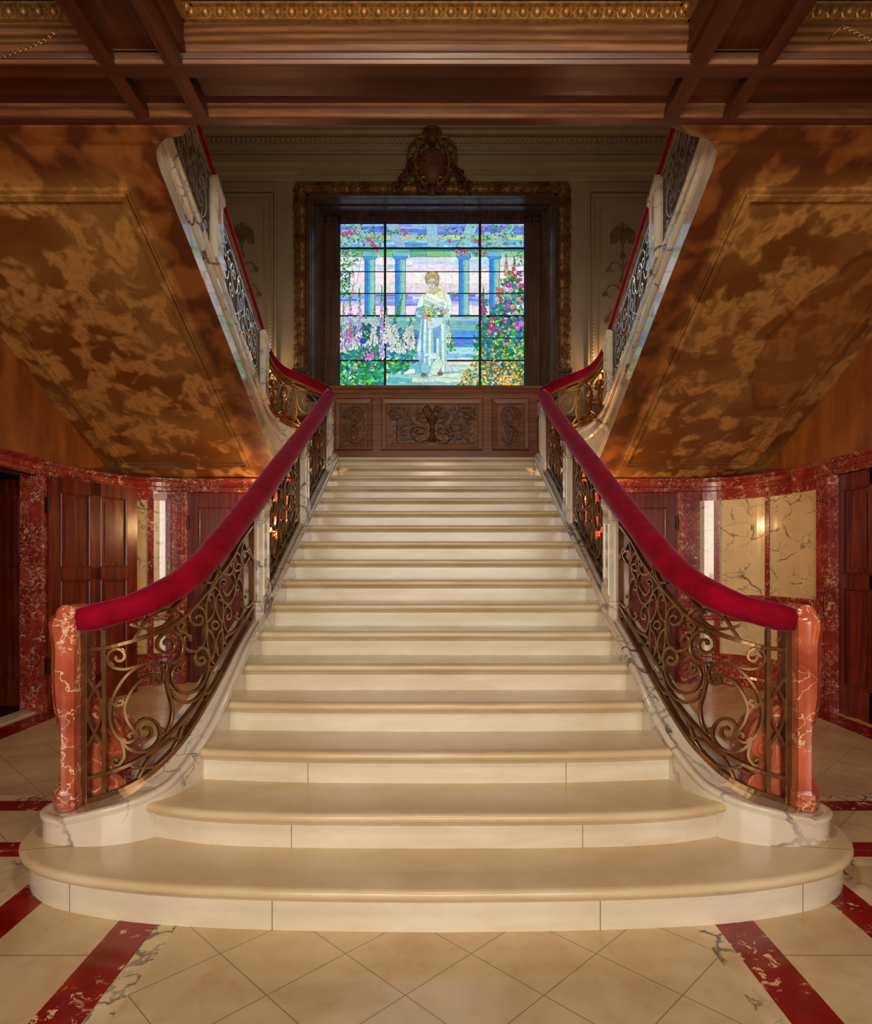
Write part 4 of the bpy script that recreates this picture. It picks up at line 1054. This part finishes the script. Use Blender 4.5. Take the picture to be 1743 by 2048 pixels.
# ================================================================ DOORS
def leaf(name_mb, w, h, th, rows, cols, stile=.1):
    """door leaf in local x 0..w, z 0..h, with sunk bevelled panels"""
    b = name_mb; b.box(0, w, -th/2+.018, th/2-.018, .01, h)
    xs = []; 
    for s in (-1, 1):
        y0, y1 = (th/2-.02, th/2) if s > 0 else (-th/2, -th/2+.02)
        b.box(0, stile, y0, y1, .01, h); b.box(w-stile, w, y0, y1, .01, h)
        cw = (w - 2*stile - (cols-1)*stile*.9) / cols
        for k in range(cols-1): x = stile + cw*(k+1) + stile*.9*k; b.box(x, x+stile*.9, y0, y1, .01, h)
        ed = [.01] + [v for r in rows for v in r] + [h]
        for a, c in zip(ed[::2], ed[1::2]): b.box(stile, w-stile, y0, y1, a, c)
        for k in range(cols):
            x = stile + k*(cw + stile*.9)
            for z0, z1 in rows:
                for (a, c, e, f) in ((x,x+.02,z0,z1),(x+cw-.02,x+cw,z0,z1),(x,x+cw,z0,z0+.02),(x,x+cw,z1-.02,z1)):
                    ya, yb = (th/2-.02, th/2+.005) if s > 0 else (-th/2-.005, -th/2+.02); b.box(a, c, ya, yb, e, f, bev=.006)
                ya, yb = (th/2-.019, th/2-.008) if s > 0 else (-th/2+.008, -th/2+.019); b.box(x+.055, x+cw-.055, ya, yb, z0+.055, z1-.055)
def place(o, p0, p1):
    a = math.atan2(p1[1]-p0[1], p1[0]-p0[0]); o.location = (p0[0], p0[1], 0); o.rotation_euler = (0, 0, a)
def hinge(parent, x, z, th):
    b = MB(); b.box(-.022+x, .022+x, -th/2-.012, -th/2+.01, z-.07, z+.07); b.tube([(x,-th/2-.014,z-.085),(x,-th/2-.014,z+.085)], .011, 8); o = b.build('hinge', M['iron']); o.parent = parent
L_ = .88
b = MB(); leaf(b, .97, 2.19, .06, [(.27,1.22),(1.34,2.06)], 2, .12); o = struct(b.build('door_1', M['mahog'])); place(o, (-3.655,6.10), (-3.225,6.97)); hinge(o, -.01, .42, .048); hinge(o, -.01, 1.93, .048)
b = MB(); leaf(b, .86, 2.19, .048, [(.27,1.22),(1.34,2.06)], 2, .11); o = struct(b.build('door_2', M['mahog'])); place(o, (-3.86,6.27), (-4.72,6.27))
b = MB(); leaf(b, 1.08, 2.2, .048, [(.27,1.16),(1.28,2.06)], 2, .11); o = struct(b.build('door_3', M['mahog'])); place(o, (3.75,6.08), (3.75,5.0)); hinge(o, .02, 2.0, .048); hinge(o, .02, .45, .048)
for n_, xa, xb_ in ((4,-2.885,-1.93),(5,1.93,2.80)):
    b = MB(); leaf(b, xb_-xa, 2.2, .048, [(.25,1.0),(1.14,2.03)], 1, .13); o = struct(b.build('door_%d' % n_, M['mahog'])); place(o, (xa,7.56), (xb_,7.56))
    hx = (xb_-xa-.07) if n_ == 4 else .07
    k = MB(); k.tube([(hx,-.02,1.05),(hx,-.07,1.05)], .009, 8); k.ball((hx,-.085,1.05), .024, .024, .024, 10, 7); k.box(hx-.02, hx+.02, -.03, -.022, .98, 1.12); q = k.build('knob', M['brass']); q.parent = o
    hx = .01 if n_ == 4 else (xb_-xa-.01); 
    for z in (.4, 1.85): hinge(o, hx, z, .048)
# dark lobby behind the left opening, threshold
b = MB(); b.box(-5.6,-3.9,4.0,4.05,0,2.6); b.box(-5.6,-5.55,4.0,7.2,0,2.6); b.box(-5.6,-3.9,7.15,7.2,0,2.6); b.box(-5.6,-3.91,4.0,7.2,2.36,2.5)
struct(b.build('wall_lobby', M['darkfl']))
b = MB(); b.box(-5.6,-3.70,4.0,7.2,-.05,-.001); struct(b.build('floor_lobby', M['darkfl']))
b = MB(); b.box(-3.88,-3.70,4.95,6.2,0,.012,bev=.004); trim(b, M['cream'])
b = MB(); b.box(3.70,3.90,4.95,6.1,0,.012,bev=.004); b.box(3.80,3.9,4.9,6.2,0,2.3); trim(b, M['brass'])
b = MB(); b.add([(-3.72,-3.5,0),(3.72,-3.5,0),(3.72,7.6,0),(-3.72,7.6,0)], [(0,1,2,3)]); struct(b.build('floor', M['floor']))

# ================================================================ SCONCES
def sconce(x, z, yw, arms, label, name='wall_sconce', power=0):
    t = thing(name, label, 'wall lamp', (x, yw, z - .15))
    b = MB(); b.smooth = True; b.ball((x, yw-.012, z-.16), .05, .018, .11, 12, 8); b.ball((x, yw-.03, z-.16), .02, .02, .02); b.build('backplate', M['brass'], t)
    for dx in arms:
        b = MB(); b.tube(catmull([(x, yw-.03, z-.18),(x+dx*.4, yw-.07, z-.23),(x+dx*.9, yw-.11, z-.2),(x+dx, yw-.12, z-.13)], 6), .008, 7); b.lathe((x+dx, yw-.12, z-.13), [(.008,0),(.03,.008),(.034,.02),(.012,.022)], 12); b.build('arm', M['brass'], t)
        b = MB(); b.lathe((x+dx, yw-.12, z-.11), [(.011,0),(.011,.07)], 10); b.build('candle_sleeve', M['candle'], t)
        b = MB(); b.lathe((x+dx, yw-.12, z-.04), [(.006,0),(.014,.015),(.016,.03),(.010,.055),(.003,.08)], 10); b.build('bulb', M['flame'], t)
        if power:
            l = bpy.data.lights.new('sconce_light', 'POINT'); l.energy = power; l.color = (1,.58,.26); l.shadow_soft_size = .03
            q = bpy.data.objects.new('sconce_light', l); C.objects.link(q); q.location = (x+dx, yw-.16, z)
sconce(-1.79, 1.845, 7.5, (-.055,.055), 'brass two candle wall lamp glowing under the stairs beside the left rear door', power=16)
sconce(1.62, 1.895, 7.5, (-.04,.04), 'brass two candle wall lamp glowing under the stairs beside the right rear door', power=16)
sconce(-2.57, 4.17, 9.3, (-.09,.09), 'brass candle wall lamp on the landing wall left of the window frame', power=6)
sconce(2.46, 4.17, 9.3, (-.09,.09), 'brass candle wall lamp on the landing wall right of the window frame', power=6)
# ================================================================ STAINED GLASS PICTURE (one leaded panel)
class Glass:
    """pieces of coloured glass, each with its lead line; later pieces lie on top"""
    def __init__(s): s.v = []; s.f = []; s.c = []; s.grid = {}
    def lay(s, pts, col, w=3.0):
        x0, x1 = min(p[0] for p in pts), max(p[0] for p in pts); y0, y1 = min(p[1] for p in pts), max(p[1] for p in pts)
        if x1 < 2 or x0 > 1684 or y1 < 36 or y0 > 1534: return
        cells = [(i, j) for i in range(int(x0//24), int(x1//24)+1) for j in range(int(y0//24), int(y1//24)+1)]
        lv = max([s.grid.get(c, 0) for c in cells]) + 1
        for c in cells: s.grid[c] = lv
        cx = sum(p[0] for p in pts)/len(pts); cy = sum(p[1] for p in pts)/len(pts)
        def out(ps, dep, col):
            o = len(s.v)
            for x, y in ps:
                x = min(max(x, 3), 1683); y = min(max(y, 38), 1533)
                q = P(680 + x/4.587, 440 + y/4.587, GY); s.v.append((q[0], q[1] - dep, q[2]))
            s.f.append(list(range(o, o + len(ps)))); s.c.append(col)
        if w > 0:
            big = []
            for x, y in pts:
                d = math.hypot(x-cx, y-cy) or 1; big.append((x + (x-cx)/d*w, y + (y-cy)/d*w))
            out(big, lv*2e-4, LEAD)
        out(pts, lv*2e-4 + 1e-4, col)
    def line(s, pts, w, col=None):
        for a, c in zip(pts, pts[1:]):
            d = math.hypot(c[0]-a[0], c[1]-a[1]) or 1; nx, ny = -(c[1]-a[1])/d*w/2, (c[0]-a[0])/d*w/2
            s.lay([(a[0]+nx,a[1]+ny),(c[0]+nx,c[1]+ny),(c[0]-nx,c[1]-ny),(a[0]-nx,a[1]-ny)], col or LEAD, 0)
LEAD = (.006,.008,.012)
g = Glass(); rg = random.Random(21)
def col(r, gg, b, j=.12):
    k = 1 + rg.uniform(-j, j); c = srgb(r, gg, b); return (c[0]*k, c[1]*(1+rg.uniform(-j,j)), c[2]*k)
def band(x0, x1, y0, y1, cols, rows, seg, wob=5, w=1.6):
    """wavy horizontal strips of streaky glass"""
    av = tuple(sum(c[i] for c in cols)/len(cols) for i in range(3)); g.lay([(x0,y0),(x1,y0),(x1,y1),(x0,y1)], srgb(*av)[:3], 0)
    for r in range(rows):
        ya, yb = lerp(y0,y1,r/rows), lerp(y0,y1,(r+1)/rows); x = x0
        while x < x1:
            xe = min(x1, x + rg.uniform(.6,1.4)*seg)
            if x1 - xe < seg*.3: xe = x1
            c = cols[rg.randrange(len(cols))]
            n = 4
            tp = [(lerp(x,xe,k/n), ya + math.sin(x*.03+k+r)*wob*(r>0)) for k in range(n+1)]; bt = [(lerp(xe,x,k/n), yb + math.sin(xe*.03-k+r+1)*wob*(r<rows-1)) for k in range(n+1)]
            g.lay(tp + bt, col(*c), w); x = xe
# ground of the picture
g.lay([(2,36),(1685,36),(1685,1534),(2,1534)], LEAD, 0)
band(0,1685,36,140,[(96,120,230),(120,160,235),(90,140,235),(150,180,240),(100,130,230)],4,260)
band(0,1685,185,252,[(110,190,235),(80,160,225),(140,205,240),(170,210,235)],3,220)
band(0,1685,338,480,[(232,226,230),(240,234,232),(178,208,238),(222,224,238),(236,228,226),(200,215,240)],6,330,3,0)
band(0,1685,480,684,[(236,228,226),(240,232,228),(230,224,228)],2,900,3,0)
band(0,1685,684,790,[(178,186,240),(130,145,228),(105,120,225),(215,215,240),(150,175,238)],5,260,3,0)
band(0,1685,790,882,[(240,228,228),(236,230,232)],1,900,0,0)
# far pergola beam and rafters
band(0,1685,138,186,[(170,205,150),(140,190,140),(190,215,160),(150,200,170)],1,210,0,2)
for pts in (([(90,36),(160,36),(330,252),(240,252)]), ([(420,36),(520,36),(600,252),(515,252)]), ([(788,36),(893,36),(888,252),(800,252)]), ([(1265,36),(1160,36),(1092,252),(1180,252)]), ([(1560,36),(1470,120),(1380,252),(1470,252),(1600,60)])):
    g.lay(pts, col(140,190,205), 3)
for a, c in (((160,36),(232,150)),((520,36),(592,252)),((1165,36),(1094,252)),((1478,110),(1380,252)),((1683,180),(1640,252))):
    g.line([a, c], 14, (.02,.03,.06)); g.line([a, c], 9, col(220,215,235))
band(0,1685,252,290,[(50,150,150),(70,165,150),(40,130,160),(80,175,160)],1,260,0,2.5)
band(0,1685,290,336,[(120,190,120),(150,205,150),(100,180,130),(130,200,170)],1,200,0,2.5)
# columns with capitals
for x0, x1 in ((225,320),(505,600),(1088,1180),(1368,1460)):
    m = (x0+x1)/2; w = (x1-x0)/2
    ny = 12
    for k in range(6):
        xa, xb = lerp(x0,x1,k/6), lerp(x0,x1,(k+1)/6); cc = [(60,130,205),(50,130,215),(60,160,205),(120,190,195),(150,200,185),(150,195,180)][k]
        for j in range(ny): ya, yb = lerp(355,880,j/ny), lerp(355,880,(j+1)/ny); g.lay([(xa,ya),(xb+.6,ya),(xb+.6,yb+.6),(xa,yb+.6)], col(*cc, .08), 0)
    g.line([(x0,352),(x0,880)], 3.5); g.line([(x1,352),(x1,880)], 3.5)
    g.lay([(m-w*1.45,342),(m-w*1.1,332),(m,328),(m+w*1.1,332),(m+w*1.45,342),(m+w*.98,368),(m,360),(m-w*.98,368)], col(70,150,215), 3)
    g.lay([(m-w*1.5,302),(m+w*1.5,302),(m+w*1.5,334),(m-w*1.5,334)], col(120,185,205), 3); g.lay([(m+w*1.5,302),(m+w*1.8,340),(m+w*1.75,362),(m+w*1.45,338)], col(215,215,235), 2)
# parapet, steps and path
band(0,1280,880,905,[(110,180,190),(130,195,200)],1,300,0,2); band(0,1280,905,980,[(150,200,200),(120,185,190),(170,210,200)],2,260,0,2)
band(400,1280,930,1020,[(110,180,180),(90,170,190),(150,180,215)],3,500,0,2)
band(400,1280,1020,1170,[(60,120,220),(40,110,215),(60,150,225),(80,120,220),(150,150,225)],5,420,4,2)
band(400,1280,1170,1300,[(80,160,215),(170,215,220),(200,220,210),(120,190,225)],4,330,5,1.5)
band(400,1280,1300,1534,[(200,225,205),(150,205,205),(225,228,195),(110,190,200),(215,225,205),(90,180,200)],6,300,7,2)
band(0,420,980,1534,[(40,140,120),(60,150,110),(50,120,150)],6,90,4,2)
band(1285,1685,900,1534,[(40,130,80),(60,150,90),(40,120,150)],7,90,4,2)
def leafp(x, y, r, a, c, w=2.2, fat=.42):
    ca, sa_ = math.cos(a), math.sin(a)
    g.lay([(x + (u*ca - v*sa_)*r, y + (u*sa_ + v*ca)*r) for u, v in ((-1,0),(-.45,fat),(.25,fat*.85),(1,0),(.25,-fat*.85),(-.45,-fat))], c, w)
def disc(x, y, r, c, w=2.2, n=7, ry=None):
    o = rg.uniform(0,1); g.lay([(x + r*math.cos(o+2*PI*k/n), y + (ry or r)*math.sin(o+2*PI*k/n)) for k in range(n)], c, w)
GR = [(40,170,70),(30,150,100),(80,205,95),(20,125,65),(60,190,160),(150,215,80),(40,165,180),(170,225,170)]
DG = [(20,120,85),(20,100,60),(30,140,120),(30,110,170)]
BLU = [(60,130,210),(80,170,220),(50,110,190)]
def foliage(n, x0, x1, y0, y1, pal, r0, r1, ang=None, test=None):
    for _ in range(n):
        x, y = rg.uniform(x0,x1), rg.uniform(y0,y1)
        if test and not test(x, y): continue
        leafp(x, y, rg.uniform(r0,r1), (rg.uniform(0,6.3) if ang is None else ang + rg.uniform(-.6,.6)), col(*rg.choice(pal), .25))
# left flower bed
foliage(320, 0, 700, 1000, 1310, GR+DG+BLU, 14, 30)
foliage(420, 0, 560, 1290, 1534, GR+GR+DG+BLU[:1], 14, 36, None, lambda x, y: x < 420 or y < 1480 - (x-420)*1.0)
foliage(60, 420, 620, 1310, 1400, GR, 16, 34, None, lambda x, y: x + y < 1990)
foliage(46, 960, 1060, 960, 1200, GR[:3]+[(120,190,60)], 14, 26, None, lambda x, y: x < 990 + (y-940)*.28)
def spike(x, y0, y1, lean, w, pal, n):
    g.line([(x, y1), (x+lean, y0)], 4, col(50,150,70))
    for k in range(n):
        f = k / n; yy = lerp(y0, y1, f); ww = w * (.12 + .88*f)
        for _ in range(3 if f > .35 else 2):
            xx = x + lean*(1-f) + rg.uniform(-ww, ww)
            c = rg.choice(pal) if f > .22 else rg.choice(GR[:3]+[(150,200,110)])
            r = 4 + 10*min(1, f*1.4); leafp(xx, yy + rg.uniform(-8,8), r*1.25, rg.choice((1.2,1.57,1.9)), col(*c, .08), 2.0, .55)
WH = [(235,235,235),(225,240,225),(240,225,235),(190,225,215)]; LI = [(205,160,235),(190,140,225),(235,215,240),(175,160,235)]; PK = [(240,90,170),(235,150,200),(225,70,150)]
spike(30,760,1230,5,34,LI+WH,34); spike(95,690,1190,-4,40,LI+WH[:1],40); spike(182,640,1170,-4,38,LI+WH[:1],42); spike(240,850,1180,0,30,WH,22)
spike(310,800,1170,8,38,WH,34); spike(384,620,1290,0,26,LI+WH[:1],54); spike(96,960,1110,0,26,PK,12); spike(260,1195,1300,60,40,LI[:2]+PK[:1],14)
spike(440,820,1150,-10,40,WH,32); spike(520,690,900,55,10,[(60,170,90)],16); spike(500,900,1230,0,60,WH,44); spike(600,940,1120,40,40,WH,24); spike(560,1120,1240,20,50,WH,18)
spike(668,900,1200,-20,26,WH+LI[2:3],32); spike(640,1080,1190,10,40,WH+LI[:1],16); spike(130,1060,1200,0,34,WH,20); spike(985,930,1130,10,26,WH,26)
disc(215,1120,30,col(30,80,190)); foliage(26,205,275,960,1120,DG+[(30,80,190)],14,24)
for x, y in ((135,1355),(150,1370),(125,1365)): leafp(x, y, 18, 1.4, col(225,160,225))
for x, y in ((170,1290),(200,1270),(225,1250),(250,1225),(275,1210)): leafp(x, y, 20, 1.2, col(220,120,215))
# climbing roses and vines
def vine(pts, w=4, c=(120,90,60)): g.line(catmull([(float(a), float(b)) for a, b in pts], 5), w, col(*c))
vine([(40,840),(110,650),(160,560),(180,430),(215,270)]); vine([(60,560),(110,600),(125,680),(90,740)]); vine([(120,500),(130,560),(105,700)])
vine([(230,180),(420,140),(560,60)]); vine([(900,95),(1040,130),(1280,210)],4,(170,110,60)); vine([(1480,36),(1530,190),(1580,330),(1620,380)],5,(150,90,60)); vine([(1290,40),(1450,120),(1640,250)],4,(150,100,70)); vine([(1300,250),(1400,220),(1560,150),(1680,60)],4,(170,120,70)); vine([(880,40),(980,60),(1140,180)],3); vine([(820,100),(640,80)],3); vine([(890,190),(1020,240),(1100,250)],3)
foliage(150, 0, 400, 40, 250, GR+[(160,210,170)], 7, 15); foliage(120, 0, 180, 260, 520, GR+[(190,225,190)], 8, 15, None, lambda x, y: x < 200 - (y-260)*.25)
foliage(90, 0, 90, 480, 720, GR+DG, 8, 16); foliage(44, 430, 640, 60, 150, GR, 7, 13, None, lambda x, y: abs(y-110) < 26); foliage(14, 680, 790, 120, 180, GR, 6, 12)
foliage(50, 960, 1270, 40, 250, GR+DG[:2], 7, 14, None, lambda x, y: rg.random() < .8); foliage(120, 1285, 1685, 40, 260, GR+[(160,210,190)], 7, 15); foliage(46, 900, 1110, 90, 250, GR, 7, 13, None, lambda x, y: abs((y-150) - (x-900)*.45) < 22)
foliage(30, 1060, 1330, 255, 340, GR, 7, 13); foliage(26,1580,1685,260,420,GR,8,14)
for (x, y, n, s) in ((40,130,18,34),(110,110,10,26),(160,115,5,16),(270,190,15,30),(300,235,12,24),(350,260,10,20),(60,275,8,22),(330,290,6,14),(590,130,8,22),(575,90,3,12),(1015,195,7,20),(1030,130,2,8),(1245,200,10,24),(1135,305,16,34),(1070,295,8,16),(1260,300,8,20),(1310,295,8,20),(1310,185,6,16),(1290,70,3,9),(1680,75,4,12),(1290,110,3,10)):
    for _ in range(n): disc(x + rg.uniform(-s,s), y + rg.uniform(-s*.7,s*.7), rg.uniform(5,10), col(*rg.choice([(235,120,170),(240,80,120),(225,60,150),(245,170,200)]), .1), 2)
# hollyhocks and flower bank on the right
foliage(460, 1285, 1685, 700, 1310, GR+DG+BLU, 14, 32, None, lambda x, y: x > 1440 - (y-700)*.55 or y > 900 and x > 1285)
foliage(120, 1450, 1685, 470, 760, GR+DG+[(70,110,220),(200,150,220)], 16, 32, None, lambda x, y: abs(x-1575) < 40 + (y-470)*.35)
foliage(34, 1230, 1290, 960, 1300, GR+DG, 16, 32); foliage(26, 1290, 1345, 680, 900, GR+DG+[(110,70,200)], 10, 20)
spike(1520,330,520,0,14,[(245,150,60),(240,120,140),(180,220,120)],16); spike(1590,350,600,5,30,[(235,80,110),(60,160,60),(40,140,70),(240,110,90)],18); spike(1312,625,900,0,18,[(200,60,160),(230,60,90),(60,150,80),(150,90,210)],24)
HH = [(235,110,130),(200,60,160),(240,190,215),(150,80,200),(240,160,130),(220,60,90),(130,110,220),(245,205,190)]
for _ in range(46): 
    y = rg.uniform(480,1060); x = rg.uniform(1460 - (y-480)*.18, 1675); r = rg.uniform(12,24); c = rg.choice(HH); disc(x, y, r, col(*c), 3, 9); disc(x+2, y+2, r*.45, col(*[q*.65 for q in c]), 0, 7); disc(x+1, y+1, r*.16, col(250,240,200), 0, 6)
for x, y, r, c in ((1385,975,27,(225,50,90)),(1366,1030,25,(215,90,190)),(1512,940,21,(200,70,150)),(1622,995,27,(200,120,225)),(1660,958,29,(195,120,230)),(1292,943,20,(215,70,150)),(1538,605,24,(190,60,190))):
    disc(x, y, r, col(*c), 3.5, 12); disc(x, y, r*.55, col(*[q*.6 for q in c]), 0, 10); disc(x, y, r*.28, col(245,225,235), 0, 8)
foliage(150, 1060, 1685, 1300, 1534, GR+DG+[(90,190,170)], 14, 28, None, lambda x, y: x > 1290 or x > 1230 - (y-1300)*.75)
for _ in range(230):
    y = rg.uniform(1290,1530); x = rg.uniform(1040,1682)
    if x < 1290 and x < 1225 - (y-1300)*.8: continue
    disc(x, y, rg.uniform(7,13), col(*rg.choice([(250,180,40),(245,140,40),(250,205,70),(240,90,50),(250,190,60),(235,225,180)]), .1), 2.2, 6)
for _ in range(48): disc(rg.uniform(1300,1680), rg.uniform(1090,1290), rg.uniform(7,12), col(*rg.choice([(250,190,50),(245,160,50),(250,215,90)]), .1), 2.2, 6)
for _ in range(50): disc(rg.uniform(1440,1640), rg.uniform(1440,1530), rg.uniform(9,15), col(*rg.choice([(250,205,110),(245,180,70),(250,220,150)]), .1), 2.2, 6)
# robed figure with a basket of flowers
A_ = lambda pts, c, w=3: g.lay(pts, col(*c, .05), w)
A_([(745,900),(965,900),(965,1000),(962,1290),(1000,1345),(1050,1350),(1095,1398),(960,1408),(880,1432),(800,1442),(735,1385),(728,1300),(700,1200),(722,1080)], (190,222,222))
cols_ = [(90,165,205),(205,228,222),(120,190,210),(215,232,222),(140,200,205),(70,140,200),(200,226,228),(110,180,200),(215,232,220),(150,205,205)]
for k in range(10):
    xa, xb = 748 + k*22, 748 + (k+1)*22; sp = (k - 5) * 3.0
    A_([(xa, 905), (xb, 905), (xb+sp*.6, 1120), (xb+sp, 1400), (xa+sp, 1405), (xa+sp*.6, 1120)], cols_[k], 1.6)
A_([(700,1190),(722,1080),(745,1120),(740,1220),(820,1235),(880,1225),(900,1280),(850,1285),(800,1250),(740,1290)], (200,230,225))
A_([(735,1215),(770,1215),(765,1300),(740,1330)], (110,180,215)); A_([(800,905),(960,905),(930,960),(870,1005),(800,1010)], (185,215,235)); A_([(850,1005),(920,990),(905,1090),(860,1085)], (80,150,220))
A_([(745,1300),(835,1360),(800,1440),(735,1385)], (130,195,215)); A_([(835,1340),(905,1250),(945,1330),(880,1432),(830,1420)], (205,228,215)); A_([(970,1310),(1010,1345),(1030,1395),(965,1400)], (190,220,215)); A_([(1015,1345),(1055,1352),(1093,1398),(1035,1397)], (205,225,235))
A_([(800,650),(745,690),(715,750),(700,820),(760,800),(775,720)], (225,235,228)); A_([(945,655),(1000,700),(1022,770),(1026,830),(1000,905),(960,950),(950,900),(985,830),(960,760)], (215,232,228))
A_([(700,820),(760,800),(800,870),(745,905),(735,940),(700,925),(688,870)], (90,170,200)); A_([(690,850),(720,835),(740,900),(705,905)], (140,200,215))
A_([(800,655),(850,672),(900,655),(950,655),(965,740),(985,800),(950,840),(850,850),(760,800),(772,720)], (228,236,226))
for pts, c in (([(775,740),(840,770),(940,760),(960,790),(850,800),(770,775)],(150,205,195)), ([(770,700),(850,735),(930,790),(925,800),(830,765),(770,730)],(205,228,215)), ([(880,660),(945,665),(955,740),(905,720)],(215,230,180)), ([(765,785),(850,812),(950,800),(945,835),(850,850),(770,815)],(120,190,205)), ([(960,860),(1000,870),(975,930),(945,960),(940,900)],(150,205,200))): A_(pts, c, 2.4)
A_([(915,850),(945,830),(985,825),(998,842),(960,870),(925,880)], (190,165,170)); A_([(765,890),(800,885),(800,915),(770,915)], (185,150,150))
for _ in range(70): leafp(rg.gauss(842,42), rg.gauss(858,22), rg.uniform(8,17), rg.uniform(0,6.3), col(*rg.choice(GR+[(220,235,190),(235,240,220)]), .15), 2)
for _ in range(14): disc(rg.gauss(800,30), rg.gauss(862,22), 8, col(240,190,50), 2)
for x, y in ((808,920),(822,932),(836,940),(828,918),(838,965),(815,905)): disc(x, y, 8, col(245,190,30), 1.5)
A_([(828,615),(885,610),(898,648),(850,674),(815,664)], (200,190,180), 2.5); A_([(806,664),(850,676),(908,642),(920,654),(862,692),(804,680)], (190,195,60), 2.5)
A_([(786,580),(778,535),(795,498),(848,482),(890,495),(907,530),(904,590),(892,622),(878,612),(880,560),(845,538),(808,560),(802,605)], (170,160,100), 3.2)
A_([(804,565),(835,537),(876,556),(882,598),(866,628),(843,642),(822,628),(810,600)], (198,196,196), 2.2)
for pts, c in (([(815,580),(832,578),(832,586),(816,588)],(60,60,70)), ([(848,577),(866,580),(865,588),(849,586)],(60,60,70)), ([(836,585),(842,585),(845,606),(836,608)],(150,140,140)), ([(830,617),(852,616),(842,624)],(170,90,90)), ([(814,572),(832,571),(832,574)],(110,95,70)), ([(848,570),(868,573),(866,576)],(110,95,70)), ([(868,560),(878,565),(880,600),(868,622)],(160,158,165))): g.lay(pts, col(*c, .03), 0)
for x, y, r in ((800,520,18),(830,505,20),(865,505,20),(890,530,15),(893,575,13),(850,500,14)): disc(x, y, r, col(185,175,110,.2), 1.6, 8)
disc(766,1428,24,col(150,95,75),3,8,16); disc(917,1416,25,col(150,95,75),3,8,18)
A_([(1000,672),(1040,675),(1075,690),(1130,700),(1125,708),(1070,700),(1030,735),(1020,725),(1045,692),(1005,690)], (90,120,150), 2)
me = bpy.data.meshes.new('stained_glass'); me.from_pydata(g.v, [], g.f); me.materials.append(M['glass'])
at = me.attributes.new('tint', 'FLOAT_COLOR', 'CORNER'); vals = []
for f, c in zip(g.f, g.c): vals += [c[0], c[1], c[2], 1.0] * len(f)
at.data.foreach_set('color', vals); me.update()
go = bpy.data.objects.new('stained_glass', me); C.objects.link(go); go.parent = w1
bx('glass_backing', M['lead'], w1, XO-1.38, XO+1.38, GY+.02, GY+.05, 3.98, 6.47)

# ================================================================ LIGHT
def light(kind, name, loc, energy, col_, rot=None, size=None, size_y=None, spread=None):
    l = bpy.data.lights.new(name, kind); l.energy = energy; l.color = col_
    if kind == 'AREA':
        l.size = size
        if size_y: l.shape = 'RECTANGLE'; l.size_y = size_y
        if spread: l.spread = spread
    elif size is not None: l.shadow_soft_size = size
    o = bpy.data.objects.new(name, l); C.objects.link(o); o.location = loc
    if rot: o.rotation_euler = rot
    return o
WARM = (1,.78,.52)
# added fill, sources unseen: daylight behind the viewer, warm point light overhead
light('AREA', 'daylight_fill', (0,-3.3,2.0), 280, (1,.94,.84), (math.radians(90),0,0), 4.5, 2.8)
light('POINT', 'hall_warm_fill', (0,1.0,3.3), 110, WARM, size=.25)
light('POINT', 'upper_hall_fill', (0,5.4,6.6), 42, (1,.84,.64), size=.3)  # unseen fill light added for the upper walls and cornice
wd_ = bpy.data.worlds.new('World'); bpy.context.scene.world = wd_; wd_.use_nodes = True
wd_.node_tree.nodes['Background'].inputs[0].default_value = (.05,.05,.06,1); wd_.node_tree.nodes['Background'].inputs[1].default_value = .2

cam = bpy.data.cameras.new('camera'); co = bpy.data.objects.new('camera', cam); C.objects.link(co)
co.location = (0, 0, CAMH); co.rotation_euler = (math.radians(90), 0, 0)
cam.sensor_fit = 'HORIZONTAL'; cam.sensor_width = 36; cam.lens = 1300 / 1743 * 36
cam.shift_x = -(872 - 871.5) / 1743; cam.shift_y = (1125 - 1024) / 1743; cam.clip_start = .05; cam.clip_end = 100
sc = bpy.context.scene; sc.camera = co
sc.view_settings.view_transform = 'Standard'; sc.view_settings.look = 'None'; sc.view_settings.gamma = 1; sc.view_settings.use_curve_mapping = False
sc.view_settings.exposure = 0.0
sc.cycles.max_bounces = 6; sc.cycles.diffuse_bounces = 3; sc.cycles.glossy_bounces = 3; sc.cycles.adaptive_threshold = .03; sc.cycles.use_denoising = True
